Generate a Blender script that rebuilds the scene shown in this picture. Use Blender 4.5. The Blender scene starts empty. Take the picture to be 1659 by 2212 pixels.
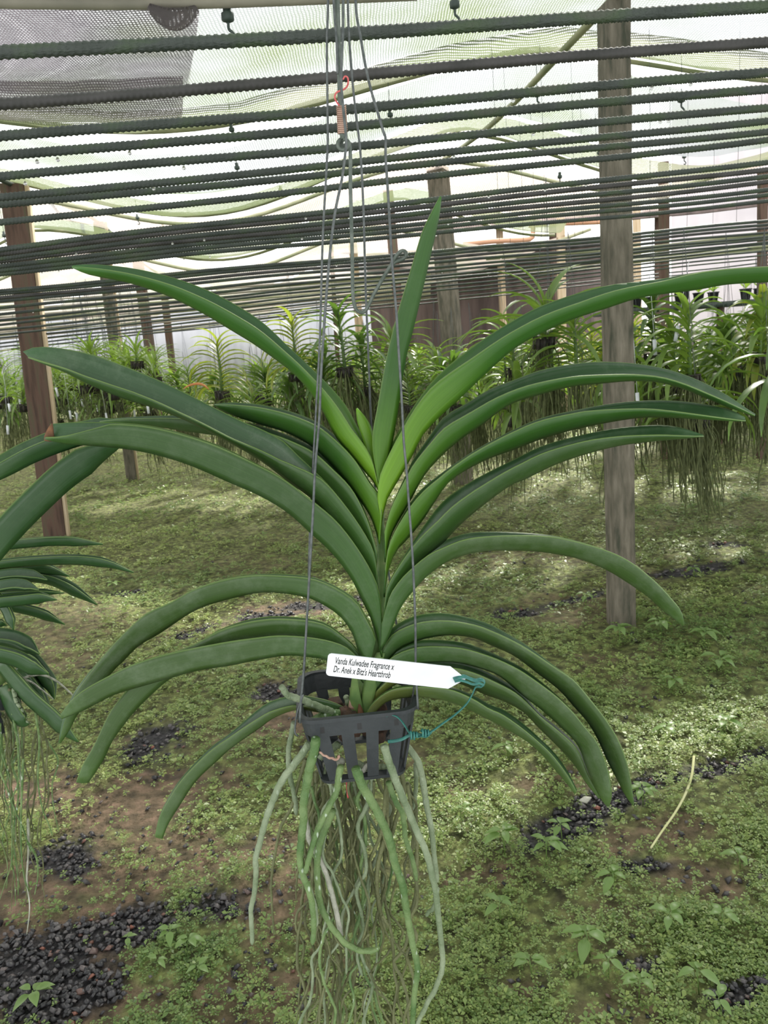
import bpy, math, random
import numpy as np
from mathutils import Vector, Matrix, noise as mnoise
random.seed(7); rng = np.random.default_rng(7)
SC = bpy.context.scene
COL = SC.collection
# ------------------------------------------------------------------ camera
F = 1700.0; CX, CY = 829.5, 1106.0
CAMZ = 1.35
down = Vector((600, -8000, -1700)).normalized()
zc = -down
fwd_c = Vector((0, 0, -1))
yc = (fwd_c - zc * fwd_c.dot(zc)).normalized()
xc = yc.cross(zc)
M3 = Matrix((xc, yc, zc))
CAM = Vector((0, 0, CAMZ))
cd = bpy.data.cameras.new('camera'); co = bpy.data.objects.new('camera', cd); COL.objects.link(co)
co.matrix_world = Matrix.Translation(CAM) @ M3.to_4x4()
cd.sensor_fit = 'VERTICAL'; cd.sensor_height = 36.0; cd.lens = F / 2212 * 36.0
cd.clip_start = 0.02; cd.clip_end = 200
cd.dof.use_dof = True; cd.dof.focus_distance = 0.86; cd.dof.aperture_fstop = 24.0
SC.camera = co
# ------------------------------------------------------------------ light
SC.view_settings.view_transform = 'Standard'; SC.view_settings.look = 'None'
SC.view_settings.gamma = 1.0; SC.view_settings.use_curve_mapping = False
SC.view_settings.exposure = 0.18
w = bpy.data.worlds.new('overcast_sky'); SC.world = w; w.use_nodes = True
nt = w.node_tree; nt.nodes.clear()
wo = nt.nodes.new('ShaderNodeOutputWorld'); bg = nt.nodes.new('ShaderNodeBackground')
tc = nt.nodes.new('ShaderNodeTexCoord'); sx = nt.nodes.new('ShaderNodeSeparateXYZ')
rmp = nt.nodes.new('ShaderNodeValToRGB')
rmp.color_ramp.elements[0].position = 0.45; rmp.color_ramp.elements[0].color = (0.45, 0.47, 0.45, 1)
rmp.color_ramp.elements[1].position = 0.56; rmp.color_ramp.elements[1].color = (1.0, 1.0, 1.0, 1)
mp = nt.nodes.new('ShaderNodeMath'); mp.operation = 'MULTIPLY_ADD'; mp.inputs[1].default_value = 0.5; mp.inputs[2].default_value = 0.5
nt.links.new(tc.outputs['Generated'], sx.inputs[0]); nt.links.new(sx.outputs['Z'], mp.inputs[0])
nt.links.new(mp.outputs[0], rmp.inputs[0]); nt.links.new(rmp.outputs[0], bg.inputs['Color'])
bg.inputs['Strength'].default_value = 2.5
nt.links.new(bg.outputs[0], wo.inputs[0])
sd = bpy.data.lights.new('sun', 'SUN'); so = bpy.data.objects.new('sun', sd); COL.objects.link(so)
sd.energy = 8.0; sd.angle = math.radians(4); sd.color = (1.0, 0.95, 0.86)
SUNDIR = Vector((0.30, 0.66, 0.69)).normalized()
so.rotation_euler = SUNDIR.to_track_quat('Z', 'Y').to_euler()

# ------------------------------------------------------------------ pixel -> world
def ray(px, py):
    return M3 @ Vector(((px - CX) / F, -(py - CY) / F, -1.0))
def onY(px, py, Y):
    r = ray(px, py); return CAM + r * (Y / r.y)
def onZ(px, py, z=0.0):
    r = ray(px, py); return CAM + r * ((z - CAMZ) / r.z)
def atD(px, py, d):
    return CAM + ray(px, py) * d
def onP(px, py, p0, n):
    r = ray(px, py); return CAM + r * ((p0 - CAM).dot(n) / r.dot(n))

# ------------------------------------------------------------------ object helpers
def tag(o, label=None, cat=None, group=None, kind=None):
    if label: o['label'] = label
    if cat: o['category'] = cat
    if group: o['group'] = group
    if kind: o['kind'] = kind
    return o
def link(name, me, mat, parent=None, smooth=True):
    o = bpy.data.objects.new(name, me); COL.objects.link(o)
    if mat is not None:
        for m in (mat if isinstance(mat, (list, tuple)) else [mat]): me.materials.append(m)
    if smooth: me.shade_smooth()
    if parent: 
        o.parent = parent
        o.matrix_parent_inverse = parent.matrix_basis.inverted()
    return o
def empty(name, loc, label, cat, group=None):
    o = bpy.data.objects.new(name, None); COL.objects.link(o); o.location = loc
    o.empty_display_size = 0.05
    return tag(o, label, cat, group)
def copy_tree(o, parent=None):
    c = o.copy(); COL.objects.link(c)
    if parent: c.parent = parent
    for ch in list(o.children): copy_tree(ch, c)
    return c
class MB:
    def __init__(s): s.v = []; s.f = []; s.uv = []
    def add(s, vs, fs):
        b = len(s.v); s.v += [tuple(v) for v in vs]; s.f += [tuple(i + b for i in f) for f in fs]
    def box(s, c, sz, R=None):
        c = Vector(c); hx, hy, hz = [a / 2 for a in sz]
        vs = []
        for x in (-hx, hx):
            for y in (-hy, hy):
                for z in (-hz, hz):
                    p = Vector((x, y, z)); p = R @ p if R else p
                    vs.append(c + p)
        s.add(vs, [(0, 1, 3, 2), (4, 6, 7, 5), (0, 4, 5, 1), (2, 3, 7, 6), (0, 2, 6, 4), (1, 5, 7, 3)])
    def tube(s, pts, rad, seg=8, cap=True, flat=1.0):
        pts = [Vector(p) for p in pts]; n = len(pts)
        rs = rad if isinstance(rad, (list, tuple)) else [rad] * n
        t = (pts[1] - pts[0]).normalized()
        a = t.orthogonal().normalized(); vs = []
        for i in range(n):
            if i == 0: tt = pts[1] - pts[0]
            elif i == n - 1: tt = pts[-1] - pts[-2]
            else: tt = pts[i + 1] - pts[i - 1]
            if tt.length < 1e-9: tt = t.copy()
            tt.normalize()
            a = (a - tt * a.dot(tt))
            if a.length < 1e-6: a = tt.orthogonal()
            a.normalize(); b = tt.cross(a)
            for k in range(seg):
                th = 2 * math.pi * k / seg
                vs.append(pts[i] + (a * math.cos(th) + b * math.sin(th) * flat) * rs[i])
        fs = []
        for i in range(n - 1):
            for k in range(seg):
                k2 = (k + 1) % seg
                fs.append((i * seg + k, i * seg + k2, (i + 1) * seg + k2, (i + 1) * seg + k))
        if cap: fs += [tuple(range(seg))[::-1], tuple((n - 1) * seg + k for k in range(seg))]
        s.add(vs, fs)
    def build(s, name, mat, parent=None, smooth=True, bevel=0):
        me = bpy.data.meshes.new(name); me.from_pydata(s.v, [], s.f); me.update()
        o = link(name, me, mat, parent, smooth)
        if bevel:
            md = o.modifiers.new('b', 'BEVEL'); md.width = bevel; md.segments = 2; md.limit_method = 'ANGLE'
        return o
def spline(pts, n, closed=False):
    """Catmull-Rom through points, resampled to n equal arc steps"""
    P = [Vector(p) for p in pts]
    if len(P) == 2: dense = [P[0].lerp(P[1], i / 40) for i in range(41)]
    else:
        Q = [P[0] * 2 - P[1]] + P + [P[-1] * 2 - P[-2]]; dense = []
        for i in range(1, len(Q) - 2):
            p0, p1, p2, p3 = Q[i - 1:i + 3]
            for k in range(10):
                t = k / 10
                dense.append(0.5 * ((2 * p1) + (p2 - p0) * t + (2 * p0 - 5 * p1 + 4 * p2 - p3) * t * t + (3 * p1 - p0 - 3 * p2 + p3) * t ** 3))
        dense.append(P[-1].copy())
    L = [0.0]
    for a, b in zip(dense, dense[1:]): L.append(L[-1] + (b - a).length)
    out = []; j = 0
    for i in range(n):
        s = L[-1] * i / (n - 1)
        while j < len(L) - 2 and L[j + 1] < s: j += 1
        d = L[j + 1] - L[j]
        out.append(dense[j].lerp(dense[j + 1], min(1, max(0, (s - L[j]) / d if d > 1e-12 else 0))))
    return out
def lerpl(vals, t):
    if not isinstance(vals, (list, tuple)): return vals
    x = t * (len(vals) - 1); i = min(int(x), len(vals) - 2); f = x - i
    return vals[i] * (1 - f) + vals[i + 1] * f

# ------------------------------------------------------------------ materials
def newmat(name):
    m = bpy.data.materials.new(name); m.use_nodes = True
    n = m.node_tree; n.nodes.clear()
    out = n.nodes.new('ShaderNodeOutputMaterial')
    return m, n, out
def ramp(n, stops):
    r = n.nodes.new('ShaderNodeValToRGB'); e = r.color_ramp.elements
    while len(e) < len(stops): e.new(0.5)
    for k, (p, c) in enumerate(stops): e[k].position = p; e[k].color = (*c, 1)
    return r
def mat_noise(name, stops, scale=10, rough=0.6, bump=0.0, bscale=None, detail=4, stretch=(1, 1, 1), metal=0.0, spec=0.5, coord='Object', transl=0.0):
    m, n, out = newmat(name)
    p = n.nodes.new('ShaderNodeBsdfPrincipled'); p.inputs['Roughness'].default_value = rough
    p.inputs['Metallic'].default_value = metal; p.inputs['Specular IOR Level'].default_value = spec
    tc = n.nodes.new('ShaderNodeTexCoord'); mp = n.nodes.new('ShaderNodeMapping'); mp.inputs['Scale'].default_value = stretch
    nz = n.nodes.new('ShaderNodeTexNoise'); nz.inputs['Scale'].default_value = scale; nz.inputs['Detail'].default_value = detail
    n.links.new(tc.outputs[coord], mp.inputs[0]); n.links.new(mp.outputs[0], nz.inputs[0])
    r = ramp(n, stops); n.links.new(nz.outputs[0], r.inputs[0]); n.links.new(r.outputs[0], p.inputs['Base Color'])
    if bump:
        nb = n.nodes.new('ShaderNodeTexNoise'); nb.inputs['Scale'].default_value = bscale or scale * 4; nb.inputs['Detail'].default_value = 3
        n.links.new(mp.outputs[0], nb.inputs[0])
        b = n.nodes.new('ShaderNodeBump'); b.inputs['Strength'].default_value = bump; b.inputs['Distance'].default_value = 0.01
        n.links.new(nb.outputs[0], b.inputs['Height']); n.links.new(b.outputs[0], p.inputs['Normal'])
    if transl:
        tr = n.nodes.new('ShaderNodeBsdfTranslucent'); n.links.new(r.outputs[0], tr.inputs['Color'])
        mx = n.nodes.new('ShaderNodeMixShader'); mx.inputs[0].default_value = transl
        n.links.new(p.outputs[0], mx.inputs[1]); n.links.new(tr.outputs[0], mx.inputs[2]); n.links.new(mx.outputs[0], out.inputs[0])
    else: n.links.new(p.outputs[0], out.inputs[0])
    return m
def mat_leaf(name, base, tip, film=0.25, transl=0.22, rough=0.38):
    """leaf pigment runs from the leaf base (u=0) to the tip (u=1) with fine parallel veins and chalky film"""
    m, n, out = newmat(name)
    p = n.nodes.new('ShaderNodeBsdfPrincipled'); p.inputs['Roughness'].default_value = rough
    uv = n.nodes.new('ShaderNodeTexCoord'); sp = n.nodes.new('ShaderNodeSeparateXYZ'); n.links.new(uv.outputs['UV'], sp.inputs[0])
    r = ramp(n, [(0.0, base), (0.38, tip), (0.9, tip), (1.0, tuple(min(1, c * 1.5) for c in tip))]); n.links.new(sp.outputs['X'], r.inputs[0])
    mp = n.nodes.new('ShaderNodeMapping'); mp.inputs['Scale'].default_value = (3, 42, 1); n.links.new(uv.outputs['UV'], mp.inputs[0])
    nz = n.nodes.new('ShaderNodeTexNoise'); nz.inputs['Scale'].default_value = 1.0; nz.inputs['Detail'].default_value = 3; n.links.new(mp.outputs[0], nz.inputs[0])
    hv = n.nodes.new('ShaderNodeMix'); hv.data_type = 'RGBA'; hv.blend_type = 'MULTIPLY'; hv.inputs['Factor'].default_value = 0.5
    vr = ramp(n, [(0.3, (0.7, 0.75, 0.65)), (0.7, (1.2, 1.2, 1.15))]); n.links.new(nz.outputs[0], vr.inputs[0])
    n.links.new(r.outputs[0], hv.inputs['A']); n.links.new(vr.outputs[0], hv.inputs['B'])
    n2 = n.nodes.new('ShaderNodeTexNoise'); n2.inputs['Scale'].default_value = 26; n2.inputs['Detail'].default_value = 6; n2.inputs['Roughness'].default_value = 0.75
    n.links.new(uv.outputs['Object'], n2.inputs[0])
    fr = ramp(n, [(0.47, (0, 0, 0)), (0.72, (1, 1, 1))]); n.links.new(n2.outputs[0], fr.inputs[0])
    mu = n.nodes.new('ShaderNodeMath'); mu.operation = 'MULTIPLY'; mu.inputs[1].default_value = film; n.links.new(fr.outputs[0], mu.inputs[0])
    fm = n.nodes.new('ShaderNodeMix'); fm.data_type = 'RGBA'; n.links.new(mu.outputs[0], fm.inputs['Factor'])
    n.links.new(hv.outputs['Result'], fm.inputs['A']); fm.inputs['B'].default_value = (0.27, 0.33, 0.24, 1)
    n.links.new(fm.outputs['Result'], p.inputs['Base Color'])
    ed = ramp(n, [(0.0, (.8, .8, .8)), (0.025, (0, 0, 0)), (0.975, (0, 0, 0)), (1.0, (.8, .8, .8))]); n.links.new(sp.outputs['Y'], ed.inputs[0])
    em = n.nodes.new('ShaderNodeMix'); em.data_type = 'RGBA'; n.links.new(ed.outputs[0], em.inputs['Factor']); n.links.new(fm.outputs['Result'], em.inputs['A']); em.inputs['B'].default_value = (0.17, 0.27, 0.07, 1)
    n.links.new(em.outputs['Result'], p.inputs['Base Color'])
    b = n.nodes.new('ShaderNodeBump'); b.inputs['Strength'].default_value = 0.12; b.inputs['Distance'].default_value = 0.001
    n.links.new(nz.outputs[0], b.inputs['Height']); n.links.new(b.outputs[0], p.inputs['Normal'])
    tr = n.nodes.new('ShaderNodeBsdfTranslucent')
    tm = n.nodes.new('ShaderNodeMix'); tm.data_type = 'RGBA'; tm.blend_type = 'MULTIPLY'; tm.inputs['Factor'].default_value = 1
    n.links.new(fm.outputs['Result'], tm.inputs['A']); tm.inputs['B'].default_value = (1.35, 1.45, 0.6, 1)
    n.links.new(tm.outputs['Result'], tr.inputs['Color'])
    mx = n.nodes.new('ShaderNodeMixShader'); mx.inputs[0].default_value = transl
    n.links.new(p.outputs[0], mx.inputs[1]); n.links.new(tr.outputs[0], mx.inputs[2]); n.links.new(mx.outputs[0], out.inputs[0])
    return m
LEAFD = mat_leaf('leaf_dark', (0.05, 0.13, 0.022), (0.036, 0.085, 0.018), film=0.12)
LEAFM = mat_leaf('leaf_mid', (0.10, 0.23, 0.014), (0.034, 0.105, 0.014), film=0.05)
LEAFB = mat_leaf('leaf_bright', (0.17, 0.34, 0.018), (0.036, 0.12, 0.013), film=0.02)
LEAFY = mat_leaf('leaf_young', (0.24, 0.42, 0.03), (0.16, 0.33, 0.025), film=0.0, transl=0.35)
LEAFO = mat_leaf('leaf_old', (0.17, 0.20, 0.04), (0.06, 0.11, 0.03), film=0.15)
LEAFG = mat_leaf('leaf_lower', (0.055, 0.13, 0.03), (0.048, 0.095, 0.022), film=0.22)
ADAX = mat_leaf('leaf_upper_face', (0.05, 0.13, 0.025), (0.034, 0.08, 0.032), film=0.2, transl=0.15, rough=0.3)
ADAXB = mat_leaf('leaf_upper_face_young', (0.11, 0.24, 0.015), (0.026, 0.09, 0.022), film=0.05, transl=0.2, rough=0.3)
LEAFBK = mat_leaf('leaf_background', (0.22, 0.32, 0.07), (0.17, 0.26, 0.07), film=0.15, transl=0.4)
LEAFBY = mat_leaf('leaf_background_yellow', (0.28, 0.32, 0.06), (0.25, 0.29, 0.06), film=0.1, transl=0.4)
LEAFBD = mat_leaf('leaf_background_dark', (0.09, 0.16, 0.03), (0.09, 0.16, 0.045), film=0.12, transl=0.33)
LEAFNB = mat_leaf('leaf_neighbour', (0.04, 0.10, 0.024), (0.028, 0.078, 0.022), film=0.08, rough=.3)
STEM = mat_noise('stem', [(0.3, (0.06, 0.13, 0.03)), (0.6, (0.12, 0.2, 0.05)), (0.8, (0.2, 0.22, 0.1))], 60, 0.6)
BROWN = mat_noise('dry_brown', [(0.3, (0.05, 0.025, 0.012)), (0.7, (0.2, 0.09, 0.04))], 80, 0.8)
def mat_root(name, c1, c2, dots):
    m = mat_noise(name, [(0.35, c1), (0.65, c2)], 35, 0.6, 0.3, 300)
    n = m.node_tree; p = [x for x in n.nodes if x.type == 'BSDF_PRINCIPLED'][0]; old = p.inputs['Base Color'].links[0].from_socket
    tc = [x for x in n.nodes if x.type == 'TEX_COORD'][0]
    v = n.nodes.new('ShaderNodeTexVoronoi'); v.inputs['Scale'].default_value = 120; vm = n.nodes.new('ShaderNodeMapping'); vm.inputs['Scale'].default_value = (1, 1, .45); n.links.new(tc.outputs['Object'], vm.inputs[0]); n.links.new(vm.outputs[0], v.inputs[0])
    r = ramp(n, [(0.10, (1, 1, 1)), (0.2, (0, 0, 0))]); n.links.new(v.outputs['Distance'], r.inputs[0])
    mu = n.nodes.new('ShaderNodeMath'); mu.operation = 'MULTIPLY'; mu.inputs[1].default_value = dots; n.links.new(r.outputs[0], mu.inputs[0])
    mx = n.nodes.new('ShaderNodeMix'); mx.data_type = 'RGBA'; n.links.new(mu.outputs[0], mx.inputs['Factor']); n.links.new(old, mx.inputs['A'])
    mx.inputs['B'].default_value = (0.5, 0.58, 0.48, 1); n.links.new(mx.outputs['Result'], p.inputs['Base Color'])
    return m
ROOTS_ = mat_root('root_silver', (0.12, 0.165, 0.085), (0.23, 0.275, 0.175), 0.25)
ROOTW = mat_root('root_white', (0.25, 0.26, 0.20), (0.42, 0.41, 0.35), 0.1)
ROOTG = mat_root('root_green', (0.06, 0.125, 0.03), (0.15, 0.22, 0.08), 0.7)
ROOTO = mat_root('root_olive', (0.06, 0.068, 0.022), (0.135, 0.145, 0.06), 0.0)
ROOTB = mat_noise('root_background', [(0.3, (0.05, 0.065, 0.02)), (0.7, (0.14, 0.16, 0.06))], 40, 0.8)
WIRE = mat_noise('wire', [(0.3, (0.06, 0.07, 0.07)), (0.7, (0.13, 0.14, 0.14))], 200, 0.45, metal=0.5)
HOOK = mat_noise('hook_steel', [(0.3, (0.06, 0.08, 0.065)), (0.7, (0.14, 0.16, 0.14))], 150, 0.5, metal=0.3)
REBAR = mat_noise('rebar', [(0.25, (0.02, 0.028, 0.022)), (0.5, (0.045, 0.055, 0.048)), (0.62, (0.045, 0.07, 0.035)), (0.8, (0.07, 0.066, 0.058))], 9, 0.55, 0.3, 120, metal=0.1, stretch=(1, 3, 3))
REBARG = mat_noise('rebar_rusty_grey', [(0.3, (0.03, 0.03, 0.028)), (0.7, (0.075, 0.07, 0.07))], 12, 0.5, metal=0.25, stretch=(1, 3, 3))
BASKET = mat_noise('basket_plastic', [(0.3, (0.014, 0.018, 0.021)), (0.7, (0.032, 0.038, 0.042))], 30, 0.55, 0.1, 200)
WOODR = mat_noise('wood_reddish', [(0.3, (0.06, 0.036, 0.026)), (0.5, (0.12, 0.07, 0.052)), (0.75, (0.085, 0.09, 0.05))], 6, 0.85, 0.5, 40, stretch=(5, 5, 0.5))
WOODG = mat_noise('wood_grey', [(0.28, (0.04, 0.045, 0.028)), (0.5, (0.125, 0.11, 0.082)), (0.75, (0.21, 0.185, 0.145))], 9, 0.85, 0.6, 40, detail=8, stretch=(4, 4, 0.8))
WOODP = mat_noise('wood_pale', [(0.3, (0.45, 0.33, 0.2)), (0.7, (0.62, 0.5, 0.36))], 6, 0.8, stretch=(5, 5, 0.5))
PIPE = mat_noise('conduit', [(0.3, (0.20, 0.19, 0.15)), (0.7, (0.34, 0.31, 0.25))], 5, 0.6)
PIPEG = mat_noise('conduit_green', [(0.3, (0.16, 0.19, 0.09)), (0.7, (0.34, 0.33, 0.2))], 5, 0.6)
NOZ = mat_noise('nozzle_plastic', [(0.3, (0.03, 0.05, 0.04)), (0.7, (0.06, 0.08, 0.07))], 50, 0.6)
WHITEP = mat_noise('white_plastic', [(0.3, (0.62, 0.64, 0.68)), (0.7, (0.70, 0.72, 0.76))], 40, 0.45)
PAPER = mat_noise('label_paper', [(0.3, (0.72, 0.73, 0.76)), (0.7, (0.78, 0.79, 0.82))], 40, 0.5)
INK = mat_noise('ink', [(0.3, (0.012, 0.012, 0.014)), (0.7, (0.02, 0.02, 0.02))], 40, 0.6)
TIE = mat_noise('teal_tie', [(0.3, (0.015, 0.10, 0.09)), (0.7, (0.03, 0.17, 0.14))], 200, 0.4, stretch=(1, 1, 1))
COPPER = mat_noise('brown_wire', [(0.3, (0.25, 0.14, 0.10)), (0.7, (0.42, 0.27, 0.21))], 100, 0.5)
RED = mat_noise('red_wire', [(0.3, (0.45, 0.05, 0.06)), (0.7, (0.6, 0.12, 0.12))], 100, 0.5)

def mat_net(name, col, col2, alpha=0.45, cell=0.006, stain=(0.25, 0.3, 0.1), stain_amt=0.6, sscale=1.2):
    """knitted shade cloth: yarn grid in object space, open between the yarns"""
    m, n, out = newmat(name)
    tc = n.nodes.new('ShaderNodeTexCoord'); sp = n.nodes.new('ShaderNodeSeparateXYZ')
    nz0 = n.nodes.new('ShaderNodeTexNoise'); nz0.inputs['Scale'].default_value = 6; n.links.new(tc.outputs['Object'], nz0.inputs[0])
    va = n.nodes.new('ShaderNodeVectorMath'); va.operation = 'MULTIPLY_ADD'; va.inputs[1].default_value = (0.02, 0.02, 0)
    n.links.new(nz0.outputs['Color'], va.inputs[0]); n.links.new(tc.outputs['Object'], va.inputs[2])
    n.links.new(va.outputs[0], sp.inputs[0])
    def lines(sock, freq, thr):
        a = n.nodes.new('ShaderNodeMath'); a.operation = 'MULTIPLY'; a.inputs[1].default_value = freq; n.links.new(sock, a.inputs[0])
        s = n.nodes.new('ShaderNodeMath'); s.operation = 'SINE'; n.links.new(a.outputs[0], s.inputs[0])
        g = n.nodes.new('ShaderNodeMapRange'); g.inputs[1].default_value = thr - 0.3; g.inputs[2].default_value = thr + 0.3; n.links.new(s.outputs[0], g.inputs[0])
        return g.outputs[0]
    lx = lines(sp.outputs['X'], 2 * math.pi / (cell * 1.6), 0.35); ly = lines(sp.outputs['Y'], 2 * math.pi / (cell * 2.2), 0.25)
    mxm = n.nodes.new('ShaderNodeMath'); mxm.operation = 'MAXIMUM'; n.links.new(lx, mxm.inputs[0]); n.links.new(ly, mxm.inputs[1])
    nz = n.nodes.new('ShaderNodeTexNoise'); nz.inputs['Scale'].default_value = sscale; nz.inputs['Detail'].default_value = 5; n.links.new(tc.outputs['Object'], nz.inputs[0])
    fi = n.nodes.new('ShaderNodeTexNoise'); fi.inputs['Scale'].default_value = 55; fi.inputs['Detail'].default_value = 2; n.links.new(tc.outputs['Object'], fi.inputs[0])
    # opacity
    op = n.nodes.new('ShaderNodeMapRange'); n.links.new(mxm.outputs[0], op.inputs[0]); op.inputs[3].default_value = alpha - 0.34; op.inputs[4].default_value = alpha + 0.26
    ad = n.nodes.new('ShaderNodeMath'); ad.operation = 'MULTIPLY_ADD'; ad.inputs[1].default_value = 0.35; n.links.new(fi.outputs[0], ad.inputs[0]); n.links.new(op.outputs[0], ad.inputs[2])
    sb = n.nodes.new('ShaderNodeMath'); sb.operation = 'SUBTRACT'; sb.inputs[1].default_value = 0.17; sb.use_clamp = True; n.links.new(ad.outputs[0], sb.inputs[0])
    r = ramp(n, [(0.42, col), (0.52, col2), (0.68, tuple(c2 * (1 - stain_amt) + s * stain_amt for c2, s in zip(col2, stain)))]); n.links.new(nz.outputs[0], r.inputs[0])
    df = n.nodes.new('ShaderNodeBsdfDiffuse'); tr = n.nodes.new('ShaderNodeBsdfTranslucent')
    n.links.new(r.outputs[0], df.inputs[0]); n.links.new(r.outputs[0], tr.inputs[0])
    m1 = n.nodes.new('ShaderNodeMixShader'); m1.inputs[0].default_value = 0.7; n.links.new(df.outputs[0], m1.inputs[1]); n.links.new(tr.outputs[0], m1.inputs[2])
    tp = n.nodes.new('ShaderNodeBsdfTransparent')
    m2 = n.nodes.new('ShaderNodeMixShader'); n.links.new(sb.outputs[0], m2.inputs[0]); n.links.new(tp.outputs[0], m2.inputs[1]); n.links.new(m1.outputs[0], m2.inputs[2])
    n.links.new(m2.outputs[0], out.inputs[0]); m.surface_render_method = 'BLENDED'
    return m
NET = mat_net('shade_net', (0.235, 0.25, 0.26), (0.21, 0.235, 0.22), 0.95, cell=0.0085, stain=(0.11, 0.145, 0.06), stain_amt=0.85)
NETP = mat_net('shade_net_mauve', (0.26, 0.225, 0.25), (0.235, 0.21, 0.225), 0.72, cell=0.0085, stain=(0.22, 0.22, 0.15), stain_amt=0.4)
NETB = mat_net('shade_net_beige', (0.34, 0.29, 0.255), (0.29, 0.27, 0.225), 0.88, cell=0.010, stain=(0.17, 0.19, 0.09), stain_amt=0.6)
NETALG = mat_net('shade_net_algae', (0.18, 0.19, 0.13), (0.14, 0.165, 0.09), 0.86, stain=(0.09, 0.12, 0.05), stain_amt=0.7)

# ================================================================== GROUND
def height(x, y):
    return (0.018 * np.sin(x * 2.1 + 0.7 * y) * np.cos(y * 1.7 - 0.4 * x) + 0.011 * np.sin(5.3 * x - 2.2 * y + 1) * np.sin(4.1 * y + x)
            + 0.006 * np.sin(11 * x + 3 * y) * np.cos(9.5 * y - 2 * x))
def vnoise(x, y, s, seed=0):
    """cheap value noise, numpy"""
    xs = x * s + seed * 17.3; ys = y * s - seed * 9.1
    xi = np.floor(xs).astype(np.int64); yi = np.floor(ys).astype(np.int64); fx = xs - xi; fy = ys - yi
    fx = fx * fx * (3 - 2 * fx); fy = fy * fy * (3 - 2 * fy)
    def h(a, b):
        v = np.sin((a * 127.1 + b * 311.7 + seed * 74.7)) * 43758.5453
        return v - np.floor(v)
    return (h(xi, yi) * (1 - fx) + h(xi + 1, yi) * fx) * (1 - fy) + (h(xi, yi + 1) * (1 - fx) + h(xi + 1, yi + 1) * fx) * fy
def fbm(x, y, s, seed=0):
    return (vnoise(x, y, s, seed) * 0.5 + vnoise(x, y, s * 2.1, seed + 1) * 0.27 + vnoise(x, y, s * 4.3, seed + 2) * 0.15 + vnoise(x, y, s * 9, seed + 3) * 0.08)
def ellipses(lst):
    out = []
    for (px, py, rx, ry, sl) in lst:
        c = onZ(px, py); a = onZ(px + rx, py - rx * sl) - c; b = onZ(px, py + ry) - c
        Mi = np.linalg.inv(np.array([[a.x, b.x], [a.y, b.y]])); out.append((c.x, c.y, Mi))
    return out
GRAV = ellipses([(60, 2120, 190, 120, 0.05), (300, 2010, 170, 60, 0.25), (450, 1960, 110, 50, 0.1), (330, 1610, 110, 70, 0.0), (1240, 1760, 120, 36, 0.35),
                 (1400, 1700, 130, 40, 0.3), (1560, 1660, 130, 26, 0.2), (1390, 1870, 80, 18, 0.0), (140, 1860, 70, 60, 0.2), (700, 1310, 90, 14, 0.1),
                 (420, 1370, 60, 12, 0.2), (1500, 1235, 110, 12, 0.1), (1250, 1290, 70, 10, 0.15), (1120, 1320, 60, 12, 0.1), (1380, 2080, 50, 24, 0.1),
                 (1600, 2140, 90, 40, 0.0), (270, 1278, 60, 9, 0.05), (1580, 1185, 60, 8, 0.0), (600, 1510, 60, 20, 0), (700, 1390, 60, 9, 0.1), (560, 1340, 60, 10, 0.1)])
SOIL = ellipses([(520, 1960, 150, 90, 0.1), (150, 2060, 300, 120, 0.1), (520, 2150, 200, 80, 0.1), (1000, 1700, 60, 40, 0), (1420, 1800, 120, 40, .2), (170, 1900, 260, 90, 0.15), (420, 1830, 180, 70, 0.1), (120, 1720, 180, 70, 0.1), (620, 1320, 110, 20, 0.1), (1480, 1900, 160, 60, 0.0),
                 (1150, 1680, 90, 30, 0.1), (330, 2150, 220, 60, 0.1), (1000, 1870, 120, 40, 0), (1130, 2140, 60, 40, 0), (640, 1560, 90, 60, 0.0), (300, 1700, 160, 90, 0)])
def mask(E, x, y, wob=0.5):
    m = np.zeros_like(x); nn = (fbm(x, y, 4.5, 5) - 0.5) * 3.4 * wob + (vnoise(x, y, 25, 9) - 0.5) * 0.6
    for cx, cy, Mi in E:
        u = Mi[0, 0] * (x - cx) + Mi[0, 1] * (y - cy); v = Mi[1, 0] * (x - cx) + Mi[1, 1] * (y - cy)
        r = np.sqrt(u * u + v * v) + nn
        m = np.maximum(m, np.clip((1.1 - r) / 0.5, 0, 1))
    return m
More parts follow.
